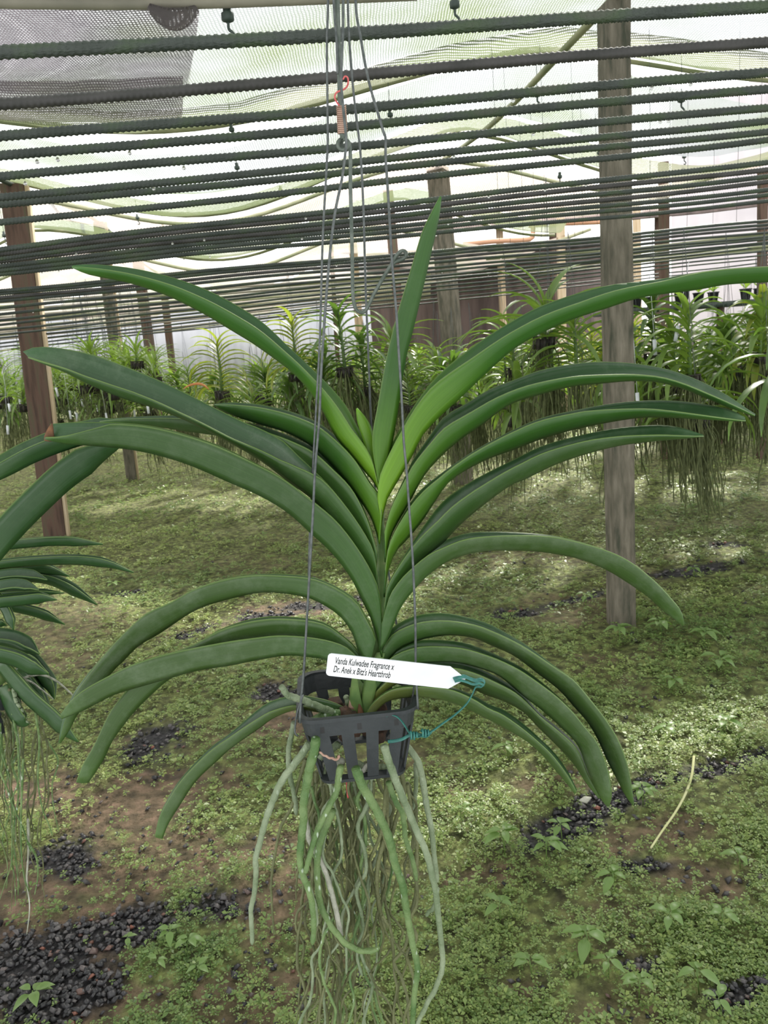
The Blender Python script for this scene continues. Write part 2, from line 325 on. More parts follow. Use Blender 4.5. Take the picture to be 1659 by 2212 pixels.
def ground():
    ys = np.concatenate([np.linspace(0.4, 5, 230), np.linspace(5.05, 12, 110), np.linspace(12.3, 60, 60)])
    t = np.linspace(-1, 1, 300); Yg, T = np.meshgrid(ys, t, indexing='ij'); X = T * (1.2 + Yg * 0.95)
    Z = height(X, Yg); G = mask(GRAV, X, Yg); S = np.clip(mask(SOIL, X, Yg, 0.8) * 0.9 + np.clip((fbm(X, Yg, 2.2, 3) - 0.52) * 5, 0, 0.6) * np.clip((6.5 - Yg) / 3, 0.1, 1), 0, 1)
    cov = np.clip(1 - G - 0.75 * S, 0, 1); Z = Z + cov * (fbm(X, Yg, 16, 2) - .4) * 0.03 * np.clip(Yg / 2, 0.5, 1.5)
    v = np.stack([X, Yg, Z], -1).reshape(-1, 3); ni, nj = X.shape
    idx = np.arange(ni * nj).reshape(ni, nj)
    f = np.stack([idx[:-1, :-1], idx[:-1, 1:], idx[1:, 1:], idx[1:, :-1]], -1).reshape(-1, 4)
    me = bpy.data.meshes.new('ground'); me.from_pydata(v.tolist(), [], f.tolist())
    a = me.attributes.new('gravel', 'FLOAT', 'POINT'); a.data.foreach_set('value', G.reshape(-1).astype(np.float32))
    a = me.attributes.new('soil', 'FLOAT', 'POINT'); a.data.foreach_set('value', S.reshape(-1).astype(np.float32))
    m, n, out = newmat('ground_mat'); p = n.nodes.new('ShaderNodeBsdfPrincipled'); p.inputs['Roughness'].default_value = 0.8; p.inputs['Specular IOR Level'].default_value = 0.3
    tc = n.nodes.new('ShaderNodeTexCoord')
    def nzr(sc, stops, det=6):
        z = n.nodes.new('ShaderNodeTexNoise'); z.inputs['Scale'].default_value = sc; z.inputs['Detail'].default_value = det; n.links.new(tc.outputs['Object'], z.inputs[0])
        r = ramp(n, stops); n.links.new(z.outputs[0], r.inputs[0]); return r.outputs[0]
    moss = nzr(28, [(0.3, (0.035, 0.036, 0.016)), (0.48, (0.105, 0.115, 0.042)), (0.66, (0.22, 0.25, 0.085))], 8)
    soil = nzr(22, [(0.3, (0.045, 0.035, 0.02)), (0.52, (0.125, 0.09, 0.055)), (0.7, (0.23, 0.15, 0.105))], 8)
    grav = nzr(70, [(0.3, (0.012, 0.012, 0.014)), (0.6, (0.045, 0.042, 0.045))], 3)
    ga = n.nodes.new('ShaderNodeAttribute'); ga.attribute_name = 'gravel'; sa = n.nodes.new('ShaderNodeAttribute'); sa.attribute_name = 'soil'
    m1 = n.nodes.new('ShaderNodeMix'); m1.data_type = 'RGBA'; n.links.new(sa.outputs['Fac'], m1.inputs['Factor']); n.links.new(moss, m1.inputs['A']); n.links.new(soil, m1.inputs['B'])
    m2 = n.nodes.new('ShaderNodeMix'); m2.data_type = 'RGBA'; n.links.new(ga.outputs['Fac'], m2.inputs['Factor']); n.links.new(m1.outputs['Result'], m2.inputs['A']); n.links.new(grav, m2.inputs['B'])
    n.links.new(m2.outputs['Result'], p.inputs['Base Color'])
    bz = n.nodes.new('ShaderNodeTexNoise'); bz.inputs['Scale'].default_value = 60; bz.inputs['Detail'].default_value = 6; n.links.new(tc.outputs['Object'], bz.inputs[0])
    b = n.nodes.new('ShaderNodeBump'); b.inputs['Strength'].default_value = 0.8; b.inputs['Distance'].default_value = 0.02; n.links.new(bz.outputs[0], b.inputs['Height']); n.links.new(b.outputs[0], p.inputs['Normal'])
    n.links.new(p.outputs[0], out.inputs[0])
    o = link('floor', me, m); tag(o, kind='structure')
ground()
def mesh_np(name, v, f, mat, tint=None, smooth=False):
    me = bpy.data.meshes.new(name); nv, nf, k = len(v), len(f), f.shape[1]
    me.vertices.add(nv); me.vertices.foreach_set('co', v.astype(np.float32).ravel())
    me.loops.add(nf * k); me.loops.foreach_set('vertex_index', f.astype(np.int32).ravel())
    me.polygons.add(nf); me.polygons.foreach_set('loop_start', np.arange(0, nf * k, k, dtype=np.int32))
    me.update(calc_edges=True); me.validate()
    if tint is not None:
        a = me.attributes.new('tint', 'FLOAT', 'POINT'); a.data.foreach_set('value', tint.astype(np.float32))
    return link(name, me, mat, None, smooth)
def mat_tint(name, stops, rough=0.5, transl=0.3, spec=0.5):
    m, n, out = newmat(name); p = n.nodes.new('ShaderNodeBsdfPrincipled'); p.inputs['Roughness'].default_value = rough; p.inputs['Specular IOR Level'].default_value = spec
    at = n.nodes.new('ShaderNodeAttribute'); at.attribute_name = 'tint'; r = ramp(n, stops); n.links.new(at.outputs['Fac'], r.inputs[0]); n.links.new(r.outputs[0], p.inputs['Base Color'])
    if transl:
        tr = n.nodes.new('ShaderNodeBsdfTranslucent'); n.links.new(r.outputs[0], tr.inputs[0]); mx = n.nodes.new('ShaderNodeMixShader'); mx.inputs[0].default_value = transl
        n.links.new(p.outputs[0], mx.inputs[1]); n.links.new(tr.outputs[0], mx.inputs[2]); n.links.new(mx.outputs[0], out.inputs[0])
    else: n.links.new(p.outputs[0], out.inputs[0])
    return m
def scatter_positions(N, y0, y1, pw, half=0.60):
    u = rng.random(N); a = 1 - pw
    Y = (y0 ** a + u * (y1 ** a - y0 ** a)) ** (1 / a)
    X = (rng.random(N) * 2 - 1) * (0.25 + Y * half) - 0.02 * Y
    return X, Y
def weeds():
    N = 210000
    X, Y = scatter_positions(N, 1.05, 26, 1.75)
    G = mask(GRAV, X, Y); S = mask(SOIL, X, Y, 0.8)
    pr = np.clip(1.0 - 0.93 * G - 0.72 * S, 0.03, 1) * np.clip(0.1 + 1.7 * (fbm(X, Y, 5, 11) - 0.2), 0.1, 1) * np.clip(1.3 - (fbm(X, Y, 2.2, 3) - .45) * 4, .35, 1) * np.clip(0.52 + (Y - 1.4) * 0.2 + .4 * np.clip((X + .1) * 1.5, 0, 1), 0.45, 1) * np.where(vnoise(X, Y, 14, 40) < .36, .3, 1.0)
    k = rng.random(N) < pr; X, Y = X[k], Y[k]; N = len(X)
    cov = np.clip(1 - mask(GRAV, X, Y) - 0.75 * mask(SOIL, X, Y, .8), 0, 1)
    Z0 = height(X, Y) + cov * (fbm(X, Y, 16, 2) - .4) * 0.03 * np.clip(Y / 2, 0.5, 1.5)
    H = (0.004 + 0.045 * rng.random(N) * np.clip(fbm(X, Y, 4, 21) * 2 - .4, 0.15, 1)) * np.clip((Y / 2.0) ** 0.4, 0.9, 1.8)
    size = 0.0062 * np.clip((Y / 1.9), 0.9, 9) ** 0.72 * (0.55 + 0.7 * rng.random(N) + 0.9 * (rng.random(N) > .93))
    patch = np.clip(fbm(X, Y, 1.3, 31) * 1.6 - .3, 0, 1)
    vs = []; tint = []
    for q in range(5):
        az = rng.random(N) * 0.8 + q * 2 * math.pi / 5; el = rng.random(N) * 0.9 - 0.05
        d = np.stack([np.cos(az) * np.cos(el), np.sin(az) * np.cos(el), np.sin(el)], -1)
        s = np.stack([-np.sin(az), np.cos(az), (rng.random(N) - .5) * 0.6], -1)
        c = np.stack([X, Y, Z0 + H], -1) + d * (size * 0.25)[:, None]
        L = (size * (1.1 + 0.5 * rng.random(N)))[:, None]; W = (size * 0.42)[:, None]
        a = c; b = c + d * L * 0.55 + s * W; t = c + d * L - np.array([0, 0, .25]) * L; e = c + d * L * 0.55 - s * W
        vs.append(np.stack([a, b, t, e], 1))
        tint.append(np.repeat(np.clip(0.55 * patch + 0.45 * rng.random(N), 0, 1), 4))
    v = np.concatenate(vs).reshape(-1, 3); f = np.arange(len(v)).reshape(-1, 4)
    m = mat_tint('weed_leaves', [(0.0, (0.09, 0.17, 0.05)), (0.35, (0.18, 0.27, 0.08)), (0.7, (0.30, 0.38, 0.115)), (1.0, (0.48, 0.53, 0.19))], 0.42, 0.35)
    o = mesh_np('ground_weeds', v, f, m, np.concatenate(tint)); tag(o, 'low green ground weeds carpeting the nursery floor under the hanging plants', 'weeds', kind='stuff')
weeds()
def gravel():
    N = 42000
    X, Y = scatter_positions(N, 1.05, 9, 1.5); G = mask(GRAV, X, Y); S = mask(SOIL, X, Y, .8)
    k = rng.random(N) < np.clip(G * 1.0 + 0.07 * S + 0.01, 0, 1); X, Y = X[k], Y[k]; N = len(X)
    base = np.array([[1, 0, 0], [0.2, 0.9, 0.1], [-0.9, 0.3, 0], [-0.4, -0.85, 0.1], [0.1, 0.05, 0.6], [0, 0, -0.6]], float)
    fc = np.array([[0, 1, 4], [1, 2, 4], [2, 3, 4], [3, 0, 4], [1, 0, 5], [2, 1, 5], [3, 2, 5], [0, 3, 5]])
    az = rng.random(N) * 6.28; s = (0.0065 + 0.007 * rng.random(N) ** 2) * np.clip(Y / 2.2, 1, 3) ** .5
    v = base[None] * (0.75 + 0.5 * rng.random((N, 6, 1))) * s[:, None, None]
    ca, sa = np.cos(az)[:, None], np.sin(az)[:, None]
    x = v[..., 0] * ca - v[..., 1] * sa; y = v[..., 0] * sa + v[..., 1] * ca
    tl = (rng.random((N, 1)) - .5) * 1.4; z = v[..., 2] + x * tl
    P = np.stack([x + X[:, None], y + Y[:, None], z + (height(X, Y) + 0.003 + 0.008 * rng.random(N))[:, None]], -1).reshape(-1, 3)
    f = (fc[None] + 6 * np.arange(N)[:, None, None]).reshape(-1, 3)
    m = mat_tint('gravel_stone', [(0, (0.012, 0.012, 0.014)), (0.6, (0.04, 0.038, 0.042)), (0.93, (0.10, 0.09, 0.09)), (0.985, (0.12, 0.06, 0.045)), (1, (0.2, 0.07, 0.045))], 0.5, 0)
    o = mesh_np('gravel', P, f, m, np.repeat(rng.random(N), 6)); tag(o, 'dark charcoal gravel chips lying in patches between the weeds', 'gravel', kind='stuff')
gravel()
# ================================================================== POSTS
def post(bpx, tpx, Yd, wpx, dpx, mat, label, side=None, name='wooden_post', yaw=0.0, group=None):
    """bpx: pixel of the foot; tpx: pixel of the top; wpx width in pixels at the foot"""
    b = onZ(*bpx) if not Yd else Vector((onY(bpx[0], 700, Yd).x, Yd, 0)); dist = (b - CAM).dot(M3 @ Vector((0, 0, -1)))
    t = onY(tpx[0], tpx[1], b.y); wd = wpx / F * dist; dp = dpx / F * dist
    ax = (t - b); root = empty(name, b, label, 'post', group)
    z = ax.normalized(); x = Vector((math.cos(yaw), math.sin(yaw), 0)); x = (x - z * x.dot(z)).normalized(); y = z.cross(x)
    R = Matrix((x, y, z)).transposed()
    mb = MB(); H = ax.length + 0.1; K = 14; vs = []; fs = []
    for k in range(K + 1):
        zz = -0.1 + (H) * k / K
        for (sx_, sy_) in ((-1, -1), (1, -1), (1, 1), (-1, 1)):
            jx = (random.random() - .5) * 0.0035; jy = (random.random() - .5) * 0.0035
            vs.append(b + x * (sx_ * wd / 2 + jx) + y * (sy_ * dp / 2 + jy) + z * zz)
    for k in range(K):
        for q in range(4): fs.append((k * 4 + q, k * 4 + (q + 1) % 4, k * 4 + 4 + (q + 1) % 4, k * 4 + 4 + q))
    fs += [(0, 3, 2, 1), tuple(K * 4 + q for q in range(4))]; mb.add(vs, fs)
    o = mb.build('timber', mat, root, smooth=False, bevel=0.004)
    if side:  # added pale strip: sunlight on the post's right side put in as colour
        off, sw, sd_ = side; mb = MB(); c = b + x * (wd / 2 + off) + z * (H / 2 - .1)
        mb.box(c, (sw, sd_, H), R); mb.build('sunlit_side', WOODP, root, smooth=False, bevel=0.003)['label'] = 'pale strip standing for the sunlit side of the post'
    return root, t, b
POST_R, TR, BR = post((1342, 1345), (1325, 10), 0, 47, 45, WOODG, 'grey weathered timber post right of the front orchid, nearest and tallest in view', yaw=0.15)
POST_C, TC_, BC = post((1002, 1045), (945, 362), 0, 36, 30, WOODG, 'grey brown timber post leaning just right of the tallest orchid leaf', yaw=-0.5)
POST_L, TL, BL = post((122, 1165), (28, 400), 0, 44, 40, WOODR, 'reddish brown timber post at the left edge with a pale strip for its sunlit side', yaw=0.25, side=(0.012, 0.022, 0.12))
POST_M, TM, BM = post((285, 1038), (213, 480), 0, 20, 20, WOODG, 'slim dark timber post with a pale strip for its sunlit side, second post from the left', yaw=0.2, side=(0.02, 0.028, 0.03))
post((318, 880), (297, 560), 13, 19, 16, WOODR, 'brown timber post behind the orchid rows, third post from the left')
post((358, 850), (350, 590), 15, 13, 12, WOODR, 'brown timber post beyond the orchid rows, fourth post from the left')
post((869, 800), (838, 412), 10.5, 20, 14, WOODR, 'brown timber post seen through the hanger wires, left of the tallest leaf')
post((775, 790), (760, 500), 13, 17, 14, WOODP, 'pale timber post behind the central hanging hook')
post((1438, 800), (1433, 350), 8, 17, 15, WOODR, 'timber post in front of the grey tarpaulin wall, right of the nearest post')
post((1652, 800), (1648, 365), 7.5, 16, 15, WOODR, 'timber post at the right edge of the view')
post((1213, 760), (1210, 440), 11, 15, 13, WOODP, 'pale timber post before the brown shed')
post((1380, 790), (1375, 455), 11.5, 13, 12, WOODP, 'pale timber post just right of the nearest post, beside the shed')
post((720, 780), (715, 530), 17, 9, 9, WOODR, 'short far timber post left of the central hook')

# ================================================================== RIBBED RODS
RL = 9.0
def rod_mesh(name, R, seg, mat, pitch=0.0088):
    """deformed bar lying along +X, helical ribs"""
    n = int(RL / pitch) * 4; vs = np.zeros((n, seg, 3)); s = np.arange(n) * pitch / 4
    ph = 2 * np.pi * np.arange(seg) / seg
    rib = 0.5 + 0.5 * np.cos(2 * np.pi * (s[:, None] / pitch) + ph[None] * 2.0)
    r = R * (0.96 + 0.24 * rib ** 4); sag = 0.006 * np.sin(s * 2.1) + 0.004 * np.sin(s * 5.3 + 1)
    vs[..., 0] = s[:, None] - RL / 2; vs[..., 1] = r * np.cos(ph)[None]; vs[..., 2] = r * np.sin(ph)[None] + sag[:, None] * 0.6
    idx = np.arange(n * seg).reshape(n, seg); nx = np.roll(idx, -1, 1)
    f = np.stack([idx[:-1], nx[:-1], nx[1:], idx[1:]], -1).reshape(-1, 4)
    o = mesh_np(name, vs.reshape(-1, 3), f, mat, None, True)
    return o
VN1 = ray(0, 838); VN2 = ray(1659, 640); RN = VN1.cross(VN2).normalized()
if RN.z < 0: RN = -RN
RP0 = CAM + Vector((0, 0, 0.37))
NEARR = rod_mesh('ribbed_steel_bar', 0.0072, 12, REBAR)
NEARG = rod_mesh('ribbed_steel_bar', 0.0072, 12, REBARG)
RODS = [(120, 13, 0), (228, 85, 1), (302, 153, 0), (343, 187, 0), (389, 229, 0), (432, 255, 0), (448, 279, 0), (486, 298, 0),
        (541, 346, 0), (549, 362, 1), (559, 378, 0), (566, 392, 1), (574, 408, 0), (583, 420, 0), (591, 435, 0), (628, 478, 0), (634, 486, 0),
        (643, 493, 1), (650, 503, 0), (664, 512, 0), (677, 517, 0), (690, 524, 0), (700, 528, 0), (712, 534, 0), (722, 541, 0), (731, 549, 0), (742, 556, 0), (750, 566, 0), (757, 573, 0)]
ORD = ['topmost', 'second', 'third', 'fourth', 'fifth', 'sixth', 'seventh', 'eighth', 'ninth', 'tenth', 'eleventh', 'twelfth', 'thirteenth', 'fourteenth', 'fifteenth',
       'sixteenth', 'seventeenth', 'eighteenth', 'nineteenth', 'twentieth', 'twenty-first', 'twenty-second', 'twenty-third', 'twenty-fourth', 'twenty-fifth', 'twenty-sixth', 'twenty-seventh', 'twenty-eighth', 'lowest']
first = {0: True, 1: True}
for i, (y0, y1, g) in enumerate(RODS):
    src = NEARG if g else NEARR
    a = onP(0, y0, RP0, RN); b = onP(1659, y1, RP0, RN)
    if first[g]: o = src; first[g] = False
    else: o = src.copy(); COL.objects.link(o)
    o.location = (a + b) / 2 + (b - a).normalized() * (random.random() - .5) * .4
    o.rotation_mode = 'QUATERNION'; o.rotation_quaternion = (b - a).to_track_quat('X', 'Z')
    if i < 30: lab = '%s ribbed steel bar counted from the top of the overhead rack, %s' % (ORD[i], 'rusty grey' if g else 'mossy green')
    else: lab = 'thin distant ribbed steel bar low in the overhead rack, just above the orchid rows'
    tag(o, lab, 'steel bar', 'overhead hanging bars')
# far hanging racks: paler galvanised pipes beyond
def far_bar(p0, p1, Y0, Y1, r, mat, label, group=None, name='hanging_pipe'):
    a = onY(p0[0], p0[1], Y0); b = onY(p1[0], p1[1], Y1)
    mb = MB(); mb.tube([a, a.lerp(b, .5) - Vector((0, 0, .02)), b], r, 8); o = mb.build(name, mat)
    return tag(o, label, 'pipe', group)
for k in range(14):
    yl = 652 + k * 8.2; yr = 588 + k * 4.2; Y = 8.5 + k * 0.5
    far_bar((-40, yl + 4), (930, yr), Y + 1.0, Y, 0.011 + 0.002 * (k % 3), PIPEG if k % 2 else PIPE,
            'pale pipe of the far left racks above the distant orchids, %s from the top' % ORD[k].replace('topmost', 'first'), 'far rack pipes on the left')
for k in range(6):
    far_bar((1050, 560 + k * 8), (1700, 500 + k * 9 - (k % 3) * 6), 5.6 + k * .3, 5.4 + k * .3, 0.008, PIPEG,
            'pale pipe of the right rack before the tarpaulin wall, %s from the top' % ORD[k].replace('topmost', 'first'), 'right rack pipes')

# ================================================================== ROOF NETS
ZR = 2.85
def roofpt(px, py, z=ZR): return onZ(px, py, z)
def cableX(Y): return 1.05 - 0.13 * (Y - 3.6)
def sag(X, Y, amt):
    u = (X - cableX(Y)) / 3.8; return -amt * math.sin(math.pi * (u - math.floor(u))) ** 2
def net(name, mat, X0, X1, Y0f, Y1f, label, z=ZR, amt=0.18, nx=90, ny=40, wr=0.02, kind=None, curl=0.0, edge=None):
    mb = MB(); vs = []
    for j in range(ny + 1):
        for i in range(nx + 1):
            X = X0 + (X1 - X0) * i / nx; a = Y0f(X); b = Y1f(X); tt = j / ny; Y = a + (b - a) * tt
            if edge: X = X0 + (edge(Y) - X0) * i / nx
            zz = z + sag(X, Y, amt) + wr * (mnoise.noise(Vector((X * 2.2, Y * 2.2, z))) + 0.5 * mnoise.noise(Vector((X * 6, Y * 1.5, z))))
            zz -= 0.10 * math.sin(math.pi * tt) * 0.6 + curl * max(0, tt - 0.8) / 0.2
            vs.append((X, Y, zz))
    fs = [(j * (nx + 1) + i, j * (nx + 1) + i + 1, (j + 1) * (nx + 1) + i + 1, (j + 1) * (nx + 1) + i) for j in range(ny) for i in range(nx)]
    mb.add(vs, fs); o = mb.build(name, mat); return tag(o, label, 'shade net', 'shade nets of the roof')
c = lambda v: (lambda X: v)
def scal(v, amp, per=3.8): return lambda X: v + amp * math.sin(math.pi * (((X - cableX(v)) / per) % 1.0))
net('shade_net', NET, -6, 7, c(-3.0), scal(4.35, 0.25), 'large pale shade net overhead at the top of the view, nearest roof panel', nx=140, ny=60)
EA = roofpt(404, 20); EB = roofpt(385, 240); EDG = lambda Y: EA.x + (EB.x - EA.x) * (Y - EA.y) / (EB.y - EA.y)
net('shade_net', NETP, -7, -0.88, lambda X: 2.2, lambda X: 4.45 + 0.05 * X, 'mauve grey net patch doubled over the roof at the upper left', z=ZR - 0.05, amt=0.1, nx=60, curl=0.0, edge=EDG)
net('shade_net', NETP, -7, -0.98, lambda X: 4.0, lambda X: 4.75 + 0.06 * X, 'dark folded lower edge of the mauve net patch', z=ZR - 0.11, amt=0.1, nx=60, edge=lambda Y: EDG(Y) - .04)
net('shade_net', NETALG, -7, 7, scal(4.3, 0.22), scal(4.55, 0.28), 'algae stained green hem of the nearest roof net', z=ZR - 0.02, nx=140, ny=6)
net('shade_net', NET, -7, 6, scal(4.75, 0.3), scal(5.75, 0.5), 'sagging roof net across the middle of the view, second panel away', amt=0.3, z=ZR)
net('shade_net', NETALG, -7, 6, scal(5.75, 0.5), scal(6.1, 0.55), 'green stained hem of the second roof net', amt=0.34, z=ZR - 0.02, ny=8)
net('shade_net', NETB, -9, 7, scal(7.0, 0.25), scal(8.3, 0.6), 'beige sagging roof net, third panel away', amt=0.32)
net('shade_net', NETALG, -9, 2.2, scal(8.3, 0.6), scal(8.8, 0.7), 'yellow green hem of the third roof net', amt=0.36, ny=8)
net('shade_net', NETB, -14, 3, scal(10.6, 0.4), scal(14.4, 0.6), 'beige roof net far away on the left, fourth panel', amt=0.35)
net('shade_net', NETB, -18, 3, scal(15.0, 0.4), scal(24, 0.6), 'farthest roof net low on the left above the racks', amt=0.35)
# roof cables and edge tubes
def tube_thing(name, pts, r, mat, label, cat, seg=8, n=40, group=None, parent=None):
    mb = MB(); mb.tube(spline(pts, n), r, seg); o = mb.build(name, mat, parent)
    if parent is None: tag(o, label, cat, group)
    return o
TR2 = TR + Vector((0, 0, 0.02))
tube_thing('roof_pipe', [TR2 + (TR2 - TC_) * 0.5, TR2, TR2.lerp(TC_, .5) - Vector((0, 0, .05)), TC_ + Vector((0, 0, .03))], 0.017, PIPEG, 'slanting roof pipe from the nearest post top to the central post', 'pipe')
tube_thing('roof_cable', [TL + (TL - TM) * .6, TL, TM, onY(297, 560, 13), onY(355, 600, 16)], 0.018, NOZ, 'dark roof cable linking the post tops on the left', 'cable')
def edge_tube(Yf, z, amt, label, r=0.02, X0=-7, X1=6, mat=PIPEG):
    pts = [Vector((X, Yf(X), z + sag(X, Yf(X), amt) - .02)) for X in np.linspace(X0, X1, 80)]
    mb = MB(); mb.tube(pts, r, 8); tag(mb.build('net_edge_tube', mat), label, 'pipe', 'tubes along the net edges')
edge_tube(scal(4.55, 0.28), ZR - 0.03, 0.18, 'curved tube holding the hem of the nearest roof net', 0.013)
edge_tube(scal(6.1, 0.55), ZR - 0.03, 0.34, 'curved tube holding the hem of the second roof net', 0.013)
edge_tube(scal(7.0, 0.25), ZR - 0.02, 0.32, 'curved tube at the near edge of the third roof net', 0.016, -9)
edge_tube(scal(8.8, 0.7), ZR - 0.03, 0.36, 'curved tube holding the hem of the third roof net', 0.016, -9, 2.2)
edge_tube(scal(10.6, 0.4), ZR - 0.03, 0.35, 'curved tube at the near edge of the fourth roof net', 0.02, -12, 3)
# water pipe across the top with hanging mist nozzles
ZW = ZR - .36; a = onZ(-150, 2, ZW); b = onZ(900, -12, ZW)
WP = tube_thing('water_pipe', [a, onZ(350, 7, ZW), b], 0.020, PIPE, 'brownish horizontal water pipe along the top left edge', 'pipe')
mb = MB(); q0 = onZ(322, 4, ZW); q1 = onZ(425, 8, ZW)
pts = [q0.lerp(q1, k / 12) - Vector((0, 0.015, 0.02 + 0.035 * math.sin(math.pi * k / 12))) for k in range(13)]
mb.tube(pts, [0.012 + 0.022 * math.sin(math.pi * k / 12) for k in range(13)], 10); tag(mb.build('net_scrap', NETP), 'bunched scrap of grey netting hanging over the water pipe', 'net')
def nozzle(px, py, Y, h, label):
    p = onY(px, py, Y)
    root = empty('mist_nozzle', p, label, 'nozzle', 'mist nozzles under the roof'); s = h
    mb = MB(); mb.tube([p, p - Vector((0, 0, .22 * s)), p - Vector((0, 0, .25 * s)), p - Vector((0, 0, .45 * s)), p - Vector((0, 0, .5 * s))], [.13 * s, .13 * s, .2 * s, .2 * s, .1 * s], 10); mb.build('body', NOZ, root)
    if p.z < ZR - .16: mb = MB(); mb.tube([p, Vector((p.x, p.y, ZR - .06))], .0018, 5); mb.build('drop_tube', NOZ, root)
    mb = MB(); q = p - Vector((0, 0, .5 * s))
    mb.tube(spline([q, q - Vector((0, 0, .2 * s)), q + Vector((.1 * s, 0, -.3 * s)), q + Vector((.16 * s, 0, -.42 * s)), q + Vector((.08 * s, 0, -.55 * s)), q + Vector((-.04 * s, 0, -.48 * s))], 16), .05 * s, 6); mb.build('bracket_arm', NOZ, root)
nozzle(489, 10, onZ(489, 8, ZW).y, 0.105, 'green mist nozzle hanging under the water pipe, upper left')
nozzle(981, -12, 3.4, 0.1, 'mist nozzle at the top centre, cut by the frame')
for k, (x, y, Y, h, s) in enumerate([(499, 268, 4.6, .08, 'between the third and fourth bar on the left'), (511, 352, 5.2, .08, 'between the fifth and sixth bar on the left'),
        (1160, 188, 4.6, .1, 'right of the slanting roof pipe'), (1472, 200, 4.6, .1, 'right of the nearest post'), (842, 236, 4.6, .08, 'beside the bent hanger wire'),
        (1209, 372, 6.2, .09, 'left of the nearest post under the second net'), (1294, 322, 5.5, .07, 'touching the left side of the nearest post'), (605, 402, 6.6, .08, 'over the left half of the sixth gap'),
        (296, 463, 7.2, .08, 'above the slim post at left'), (351, 484, 7.6, .08, 'above and right of the slim post'), (8, 500, 6.6, .09, 'at the left edge by the reddish post'), (1478, 330, 6.4, .08, 'above the tarpaulin wall')]):
    nozzle(x, y, Y, h, 'small mist nozzle ' + s)
# thin strings hanging down on the right
for k, x in enumerate([1060, 1085, 1115, 1140, 1165, 1232, 1250, 1283, 1402, 1447, 1487, 1546, 1600, 1650]):
    Y = 4.4 + (k % 4) * 0.35; a = onY(x, -20 if x > 1300 else 60 + 12 * (k % 3), Y); 
    a.z = min(a.z, ZR - .02); b = Vector((a.x, a.y, 1.85))
    tag((lambda m: (m.tube([a, a.lerp(b, .5) + Vector((.004, 0, 0)), b], 0.0011, 5), m.build('hanging_string', WIRE))[1])(MB()),
        'thin string hanging from the roof on the right, behind the overhead bars', 'string', 'thin hanging strings on the right')

# ================================================================== FAR SETTING
def mat_plain(name, c1, c2, sc=1.5, rough=.7, stretch=(1, 1, 1)): return mat_noise(name, [(0.35, c1), (0.65, c2)], sc, rough, stretch=stretch)
TARP = mat_noise('tarpaulin', [(0.35, (0.36, 0.34, 0.37)), (0.65, (0.46, 0.43, 0.46))], 1.2, 0.6, 0.15, 2.0, stretch=(.3, .3, 1), transl=0.4)
FENCE = mat_noise('far_wall', [(0.35, (0.34, 0.35, 0.38)), (0.65, (0.44, 0.44, 0.47))], 0.8, 0.7)
SHED = mat_noise('shed', [(0.35, (0.10, 0.075, 0.07)), (0.65, (0.20, 0.15, 0.14))], 2, 0.8, stretch=(3, 3, .4))
ROOFM = mat_noise('shed_roof', [(0.35, (0.22, 0.16, 0.14)), (0.65, (0.33, 0.26, 0.23))], 2, 0.7)
CONC = mat_noise('concrete', [(0.35, (0.36, 0.31, 0.29)), (0.65, (0.48, 0.42, 0.40))], 2, 0.8)
# pale corrugated wall closing the nursery on the left / back
def corrug(name, a, b, h, mat, kindname, period=0.25, amp=0.02):
    a = Vector(a); b = Vector(b); L = (b - a).length; n = int(L / period * 4); d = (b - a) / L; nrm = Vector((-d.y, d.x, 0)); vs = []
    for i in range(n + 1):
        p = a + d * L * i / n + nrm * amp * math.sin(i * math.pi / 2)
        vs += [p, p + Vector((0, 0, h))]
    fs = [(2 * i, 2 * i + 2, 2 * i + 3, 2 * i + 1) for i in range(n)]
    mb = MB(); mb.add(vs, fs); o = mb.build(name, mat); md = o.modifiers.new('s', 'SOLIDIFY'); md.thickness = 0.01
    return o
tag(corrug('wall_back', (-30, 25, 0), (6, 31, 0), 3.3, FENCE, 'x'), kind='structure')
# grey translucent tarpaulin wall on the right
pa = onY(1450, 700, 11.5); pb = onY(1800, 690, 10.5); vs = []; nn = 60
for i in range(nn + 1):
    p = pa.lerp(pb, i / nn); fold = 0.03 * math.sin(i * 0.35) + 0.01 * math.sin(i * 1.1)
    for zz in np.linspace(0.25, 4.3, 12): vs.append(Vector((p.x, p.y + fold * (0.4 + zz / 4), zz - 0.05 * math.sin(i * .35))))
mb = MB(); mb.add(vs, [(i * 12 + j, (i + 1) * 12 + j, (i + 1) * 12 + j + 1, i * 12 + j + 1) for i in range(nn) for j in range(11)])
tag(mb.build('tarpaulin_wall', TARP), 'pale lilac grey tarpaulin wall hanging at the right behind the racks', 'tarpaulin')
q0 = onY(1300, 474, 10.3); q1 = onY(1760, 424, 9.6)
tag((lambda m: (m.tube([q0, q0.lerp(q1, .5) - Vector((0, 0, .02)), q1], .05, 4), m.build('timber_beam', SHED, smooth=False))[1])(MB()), 'dark mauve timber beam crossing the tarpaulin wall at the right', 'beam')
